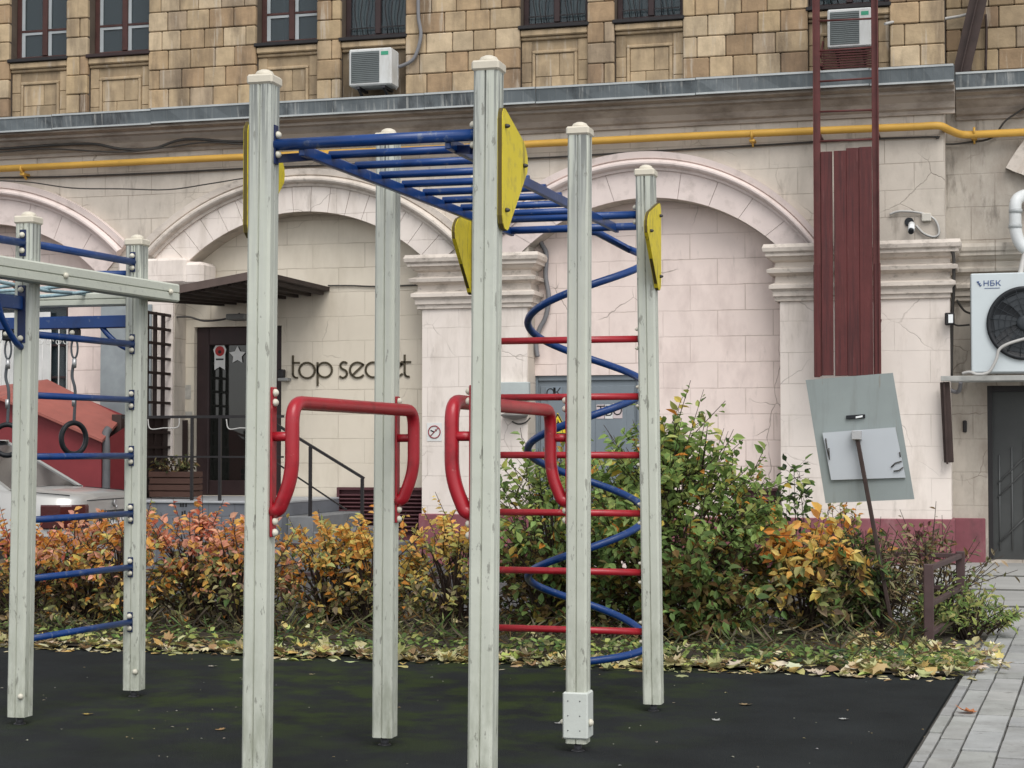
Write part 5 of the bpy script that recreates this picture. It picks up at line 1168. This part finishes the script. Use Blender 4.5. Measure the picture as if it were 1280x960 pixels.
for k, (px, a, bb, h, lb) in enumerate(defs):
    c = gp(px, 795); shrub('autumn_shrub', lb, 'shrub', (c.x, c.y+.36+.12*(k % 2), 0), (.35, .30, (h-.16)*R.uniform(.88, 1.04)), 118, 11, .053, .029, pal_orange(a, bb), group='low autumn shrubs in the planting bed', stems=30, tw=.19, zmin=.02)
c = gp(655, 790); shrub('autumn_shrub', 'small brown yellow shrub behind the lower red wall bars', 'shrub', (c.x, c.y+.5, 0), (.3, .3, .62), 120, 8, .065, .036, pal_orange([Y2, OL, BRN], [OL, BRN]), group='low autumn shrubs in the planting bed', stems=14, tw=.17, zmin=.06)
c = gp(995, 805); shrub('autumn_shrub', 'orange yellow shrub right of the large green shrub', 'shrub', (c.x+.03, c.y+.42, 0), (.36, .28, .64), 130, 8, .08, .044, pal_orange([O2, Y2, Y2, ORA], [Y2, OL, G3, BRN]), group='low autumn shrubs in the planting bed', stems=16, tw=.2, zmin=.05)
# thin upright saplings beside the board
def sapling(label, px, py, h, n, lean, pal, ll=.06, leafy=.6, r0=.007):
    c = gp(px, py); t = thing('sapling', label, 'plant', c, group='thin upright stems beside the sign board'); L_, T_ = MB(), MB()
    for k in range(n):
        b0 = c+Vector((R.uniform(-.06, .06), R.uniform(-.06, .06), -.02)); e = b0+Vector((lean+R.uniform(-.16, .16), R.uniform(-.1, .1), h*R.uniform(.75, 1.))); m1 = b0.lerp(e, .5)+Vector((R.uniform(-.04, .04), 0, .0))
        P = smooth_path([b0, m1, e], 8); T_.tube(P, [r0*(1-.8*i/(len(P)-1)) for i in range(len(P))], 5, caps=False)
        for i, p in enumerate(P):
            if i/len(P) > leafy*.6:
                for q in range(4):
                    d = (rv()*Vector((1, 1, .3)).length*.5+Vector((0, 0, .2))).normalized(); tw_ = p+d*R.uniform(.02, .12); T_.tube([p, tw_], [.002, .001], 3, caps=False)
                    for w in range(2): leaf(L_, tw_, (d+rv()*.5).normalized(), (Vector((0, -.2, 1))+rv()*.4).normalized(), ll*R.uniform(.7, 1.2), ll*.55, jit(pal()), .2)
    T_.build('stems', m_twig, t); L_.build('foliage', m_leaf, t)
sapling('tall thin leafy stem left of the sign board', 1012, 775, 1.22, 3, -.02, lambda: R.choice([G3, G1, (.05, .08, .04)]), .065, .9)
sapling('bare dark twigs under the sign board', 1045, 780, .85, 5, .03, lambda: R.choice([G4, YG, ORA]), .05, 1.4)
sapling('thin green stem with pale leaves left of the sign pole', 1060, 785, .72, 3, .04, lambda: R.choice([G4, YG, PK, O2]), .07, 1.0)
sapling('bare brown stems between the sign pole and the fence', 1148, 790, .72, 3, .06, lambda: R.choice([BRN, (.14, .06, .06), OL]), .045, 1.3, .005)
# withered plants
DRY = [(.22, .165, .09), (.28, .22, .13), (.15, .115, .07), (.15, .16, .07), (.32, .26, .15)]
def pal_dry(q, i): return R.choice(DRY+[OL, BRN])
c = gp(1090, 795); shrub('withered_plant', 'brown withered clump at the foot of the sign pole', 'plant', (c.x, c.y+.12, 0), (.27, .2, .50), 190, 6, .07, .012, pal_dry, group='withered plants by the low fence', stems=60, tw=.24, zmin=.02, mat=m_dryleaf, up=.9)
c = gp(1135, 790); shrub('withered_plant', 'withered creeper hanging over the corner fence rail', 'plant', (c.x+.12, c.y+.45, 0), (.30, .3, .52), 95, 6, .06, .022, pal_dry, group='withered plants by the low fence', stems=40, tw=.26, zmin=.03, mat=m_dryleaf)
c = gp(1048, 800); shrub('weed_clump', 'dark green weed clump left of the sign pole', 'plant', (c.x, c.y+.35, 0), (.28, .24, .55), 130, 7, .07, .026, lambda q, i: R.choice([G3, G3, G1, OL, (.04, .055, .025)]), group='withered plants by the low fence', stems=30, tw=.22, zmin=.03)
c = gp(1215, 800); shrub('weed_clump', 'green weed clump spilling over the paving by the fence', 'plant', (c.x-.05, c.y+.25, 0), (.30, .28, .22), 150, 6, .055, .02, lambda q, i: R.choice([G1, G2, G4, OL, YG, G3]), group='withered plants by the low fence', stems=20, tw=.16, zmin=.0)
p = Vector(FB); shrub('potted_plant', 'withered plant in the slatted planter on the porch', 'plant', p, (.22, .13, .14), 40, 5, .07, .03, lambda q, i: R.choice([BRN, OL, (.07, .05, .03), (.06, .07, .03)]), stems=8, tw=.1, zmin=0)
# undergrowth and leaf litter (nobody could count these)
L_ = MB()
for i in range(4600):             # tangled thin stalks under the shrubs
    x = R.uniform(-7.5, -.32); y = 10.10+2.4*R.random()**1.3
    p = Vector((x, y, .01+R.random()*.09)); a = R.random()*2*PI; d = Vector((math.cos(a), math.sin(a)*.6, R.uniform(-.2, .9))).normalized()
    g = R.choice([OL, G3, BRN, (.13, .11, .07), (.08, .08, .045), (.18, .15, .10), (.10, .11, .05), (.07, .06, .045)])
    leaf(L_, p, d, rv(), R.uniform(.06, .20), R.choice([.004, .005, .006, .008, .012]), jit(g, .3), .2)
for i in range(2600):             # small green weeds along the front
    x = R.uniform(-7.5, -.15); y = 9.93+abs(R.gauss(0, .22)); k_ = .35+.65*max(0, math.sin(x*3.1)*math.sin(x*1.3+1)) if x < -2.6 else 1.
    if R.random() > k_: continue
    if x > -.35 and y > 10.6: continue
    p = Vector((x, y, R.uniform(.01, .11))); a = R.random()*2*PI
    leaf(L_, p, Vector((math.cos(a), math.sin(a), R.uniform(-.1, .8))), (Vector((0, -.3, 1))+rv()*.5), R.uniform(.025, .07), R.uniform(.015, .035), jit(R.choice([G3, G1, G2, OL, G3, (.07, .12, .06), G4]), .25), .15)
tag(L_.build('undergrowth', m_leaf, origin=(-4, 10.5, 0)), kind='stuff')
MAPLE = [(0, 0), (.16, -.05), (.30, -.10), (.34, .06), (.52, .18), (.36, .28), (.44, .52), (.22, .48), (.12, .62), (0, .95), (-.12, .62), (-.22, .48), (-.44, .52), (-.36, .28), (-.52, .18), (-.34, .06), (-.30, -.10), (-.16, -.05)]
def maple(mb, p, a, tilt, s, col, curl):
    M_ = Matrix.Translation(p) @ Matrix.Rotation(a, 4, 'Z') @ Matrix.Rotation(tilt[0], 4, 'X') @ Matrix.Rotation(tilt[1], 4, 'Y')
    vs = [M_ @ Vector((x*s, (y-.35)*s, curl*s*(x*x*1.2+(y-.35)**2*.9))) for x, y in [(0, .3)]+MAPLE]; n = len(MAPLE)
    mb.add(vs, [(0, 1+i, 1+(i+1) % n) for i in range(n)], col)
LC = [(.50, .44, .24), (.56, .49, .28), (.44, .41, .20), (.38, .29, .16), (.62, .56, .38), (.33, .22, .11), (.52, .42, .17), (.56, .39, .13), (.42, .43, .20), (.60, .55, .40)]
L_ = MB()
def litter(x, y, z, tl, s_):
    c_ = jit(R.choice(LC if R.random() > .2 else [G4, YG, OL, (.30, .20, .10)]), .18)
    if R.random() < .45: maple(L_, Vector((x, y, z)), R.random()*2*PI, (R.gauss(0, tl), R.gauss(0, tl)), s_, c_, R.uniform(-.6, 1.6))
    else:
        a = R.random()*2*PI; leaf(L_, Vector((x, y, z)), Vector((math.cos(a), math.sin(a), R.gauss(0, tl))), (Vector((0, 0, 1))+rv()*tl), s_*.9, s_*R.uniform(.45, .75), c_, R.uniform(-.3, .35))
def drift(x): return .5+.5*math.sin(x*2.3+.6)*math.sin(x*.9+2)+.25*math.sin(x*7.1)
for i in range(1500):
    x = R.uniform(-7.6, -.15); dd = drift(x)
    if R.random() > .35+.65*dd: continue
    y = 9.80-.06*dd+.30*R.random()**1.2
    litter(x, y, .010+R.random()*.04, .24, R.uniform(.035, .115))
for i in range(380):              # flat trodden leaves on the edge of the rubber
    x = R.uniform(-7.6, -.25); y = 9.84-abs(R.gauss(0, .07+.06*drift(x))); litter(x, y, .006, .05, R.uniform(.03, .11))
for i in range(420):
    x = R.uniform(-.9, .02); y = R.uniform(9.9, 11.2)
    if x > -.2 and y < 10.0: continue
    litter(x, y, .02+R.random()*.05, .35, R.uniform(.035, .09))
for i in range(260):
    litter(R.uniform(-7.5, -.4), R.uniform(10.1, 12.4), .03+R.random()*.08, .3, R.uniform(.04, .09))
for i in range(150):              # crumbs of leaf blown over the rubber and the pavers
    x = R.uniform(-6.5, -.3); y = R.uniform(5.6, 9.7); b_ = R.uniform(.006, .022); a = R.random()*6
    leaf(L_, Vector((x, y, .003)), Vector((math.cos(a), math.sin(a), .05)), Vector((0, 0, 1)), b_, b_*.6, jit(R.choice([(.5, .48, .42), (.35, .28, .16), (.28, .26, .2)]), .2), .2)
tag(L_.build('leaf_litter', m_dryleaf, origin=(-4, 10, 0)), kind='stuff')
# single leaves one can point at
def single(px, py, s, col, label, group='single leaves on the black rubber and the paving', z=.003, tilt=(.06, .06), curl=.3, cat='leaf'):
    L_ = MB(); q = gp(px, py, z); maple(L_, q, R.random()*6, tilt, s, col, curl); tag(L_.build('fallen_leaf', m_dryleaf), label, cat, group)
single(1207, 889, .10, (.45, .17, .07), 'curled orange leaf lying on the grey pavers', tilt=(.22, .1), z=.012, curl=.5)
single(109, 893, .055, (.45, .33, .10), 'yellow leaf on the rubber between the two left posts')
single(276, 912, .05, (.36, .22, .10), 'small brown leaf on the rubber left of the near post')
single(931, 881, .07, (.30, .22, .12), 'brown leaf on the open rubber in front of the shrubs')
single(265, 833, .055, (.55, .5, .42), 'pale leaf on the rubber near the pink shrub')
single(1188, 849, .06, (.6, .6, .52), 'pale leaf at the back corner of the rubber beside the pavers')
single(1054, 899, .05, (.5, .5, .48), 'whitish scrap of leaf on the open right half of the rubber')
single(896, 900, .045, (.4, .4, .38), 'grey leaf fragment on the rubber in the middle of the right half')
single(390, 843, .04, (.5, .42, .25), 'tiny tan leaf on the rubber left of the middle post')
single(555, 826, .05, (.5, .45, .3), 'tan leaf on the rubber beside the leaf edge in the middle')
single(700, 904, .05, (.42, .42, .40), 'pale thin leaf on the rubber left of the covered post foot')
single(215, 800, .115, (.30, .16, .06), 'large brown maple leaf standing on the bed edge below the pink shrub', z=.09, tilt=(1.2, .3))
single(1180, 822, .17, (.5, .38, .14), 'large tan maple leaf by the fence post at the paving corner', z=.06, tilt=(.9, .2))
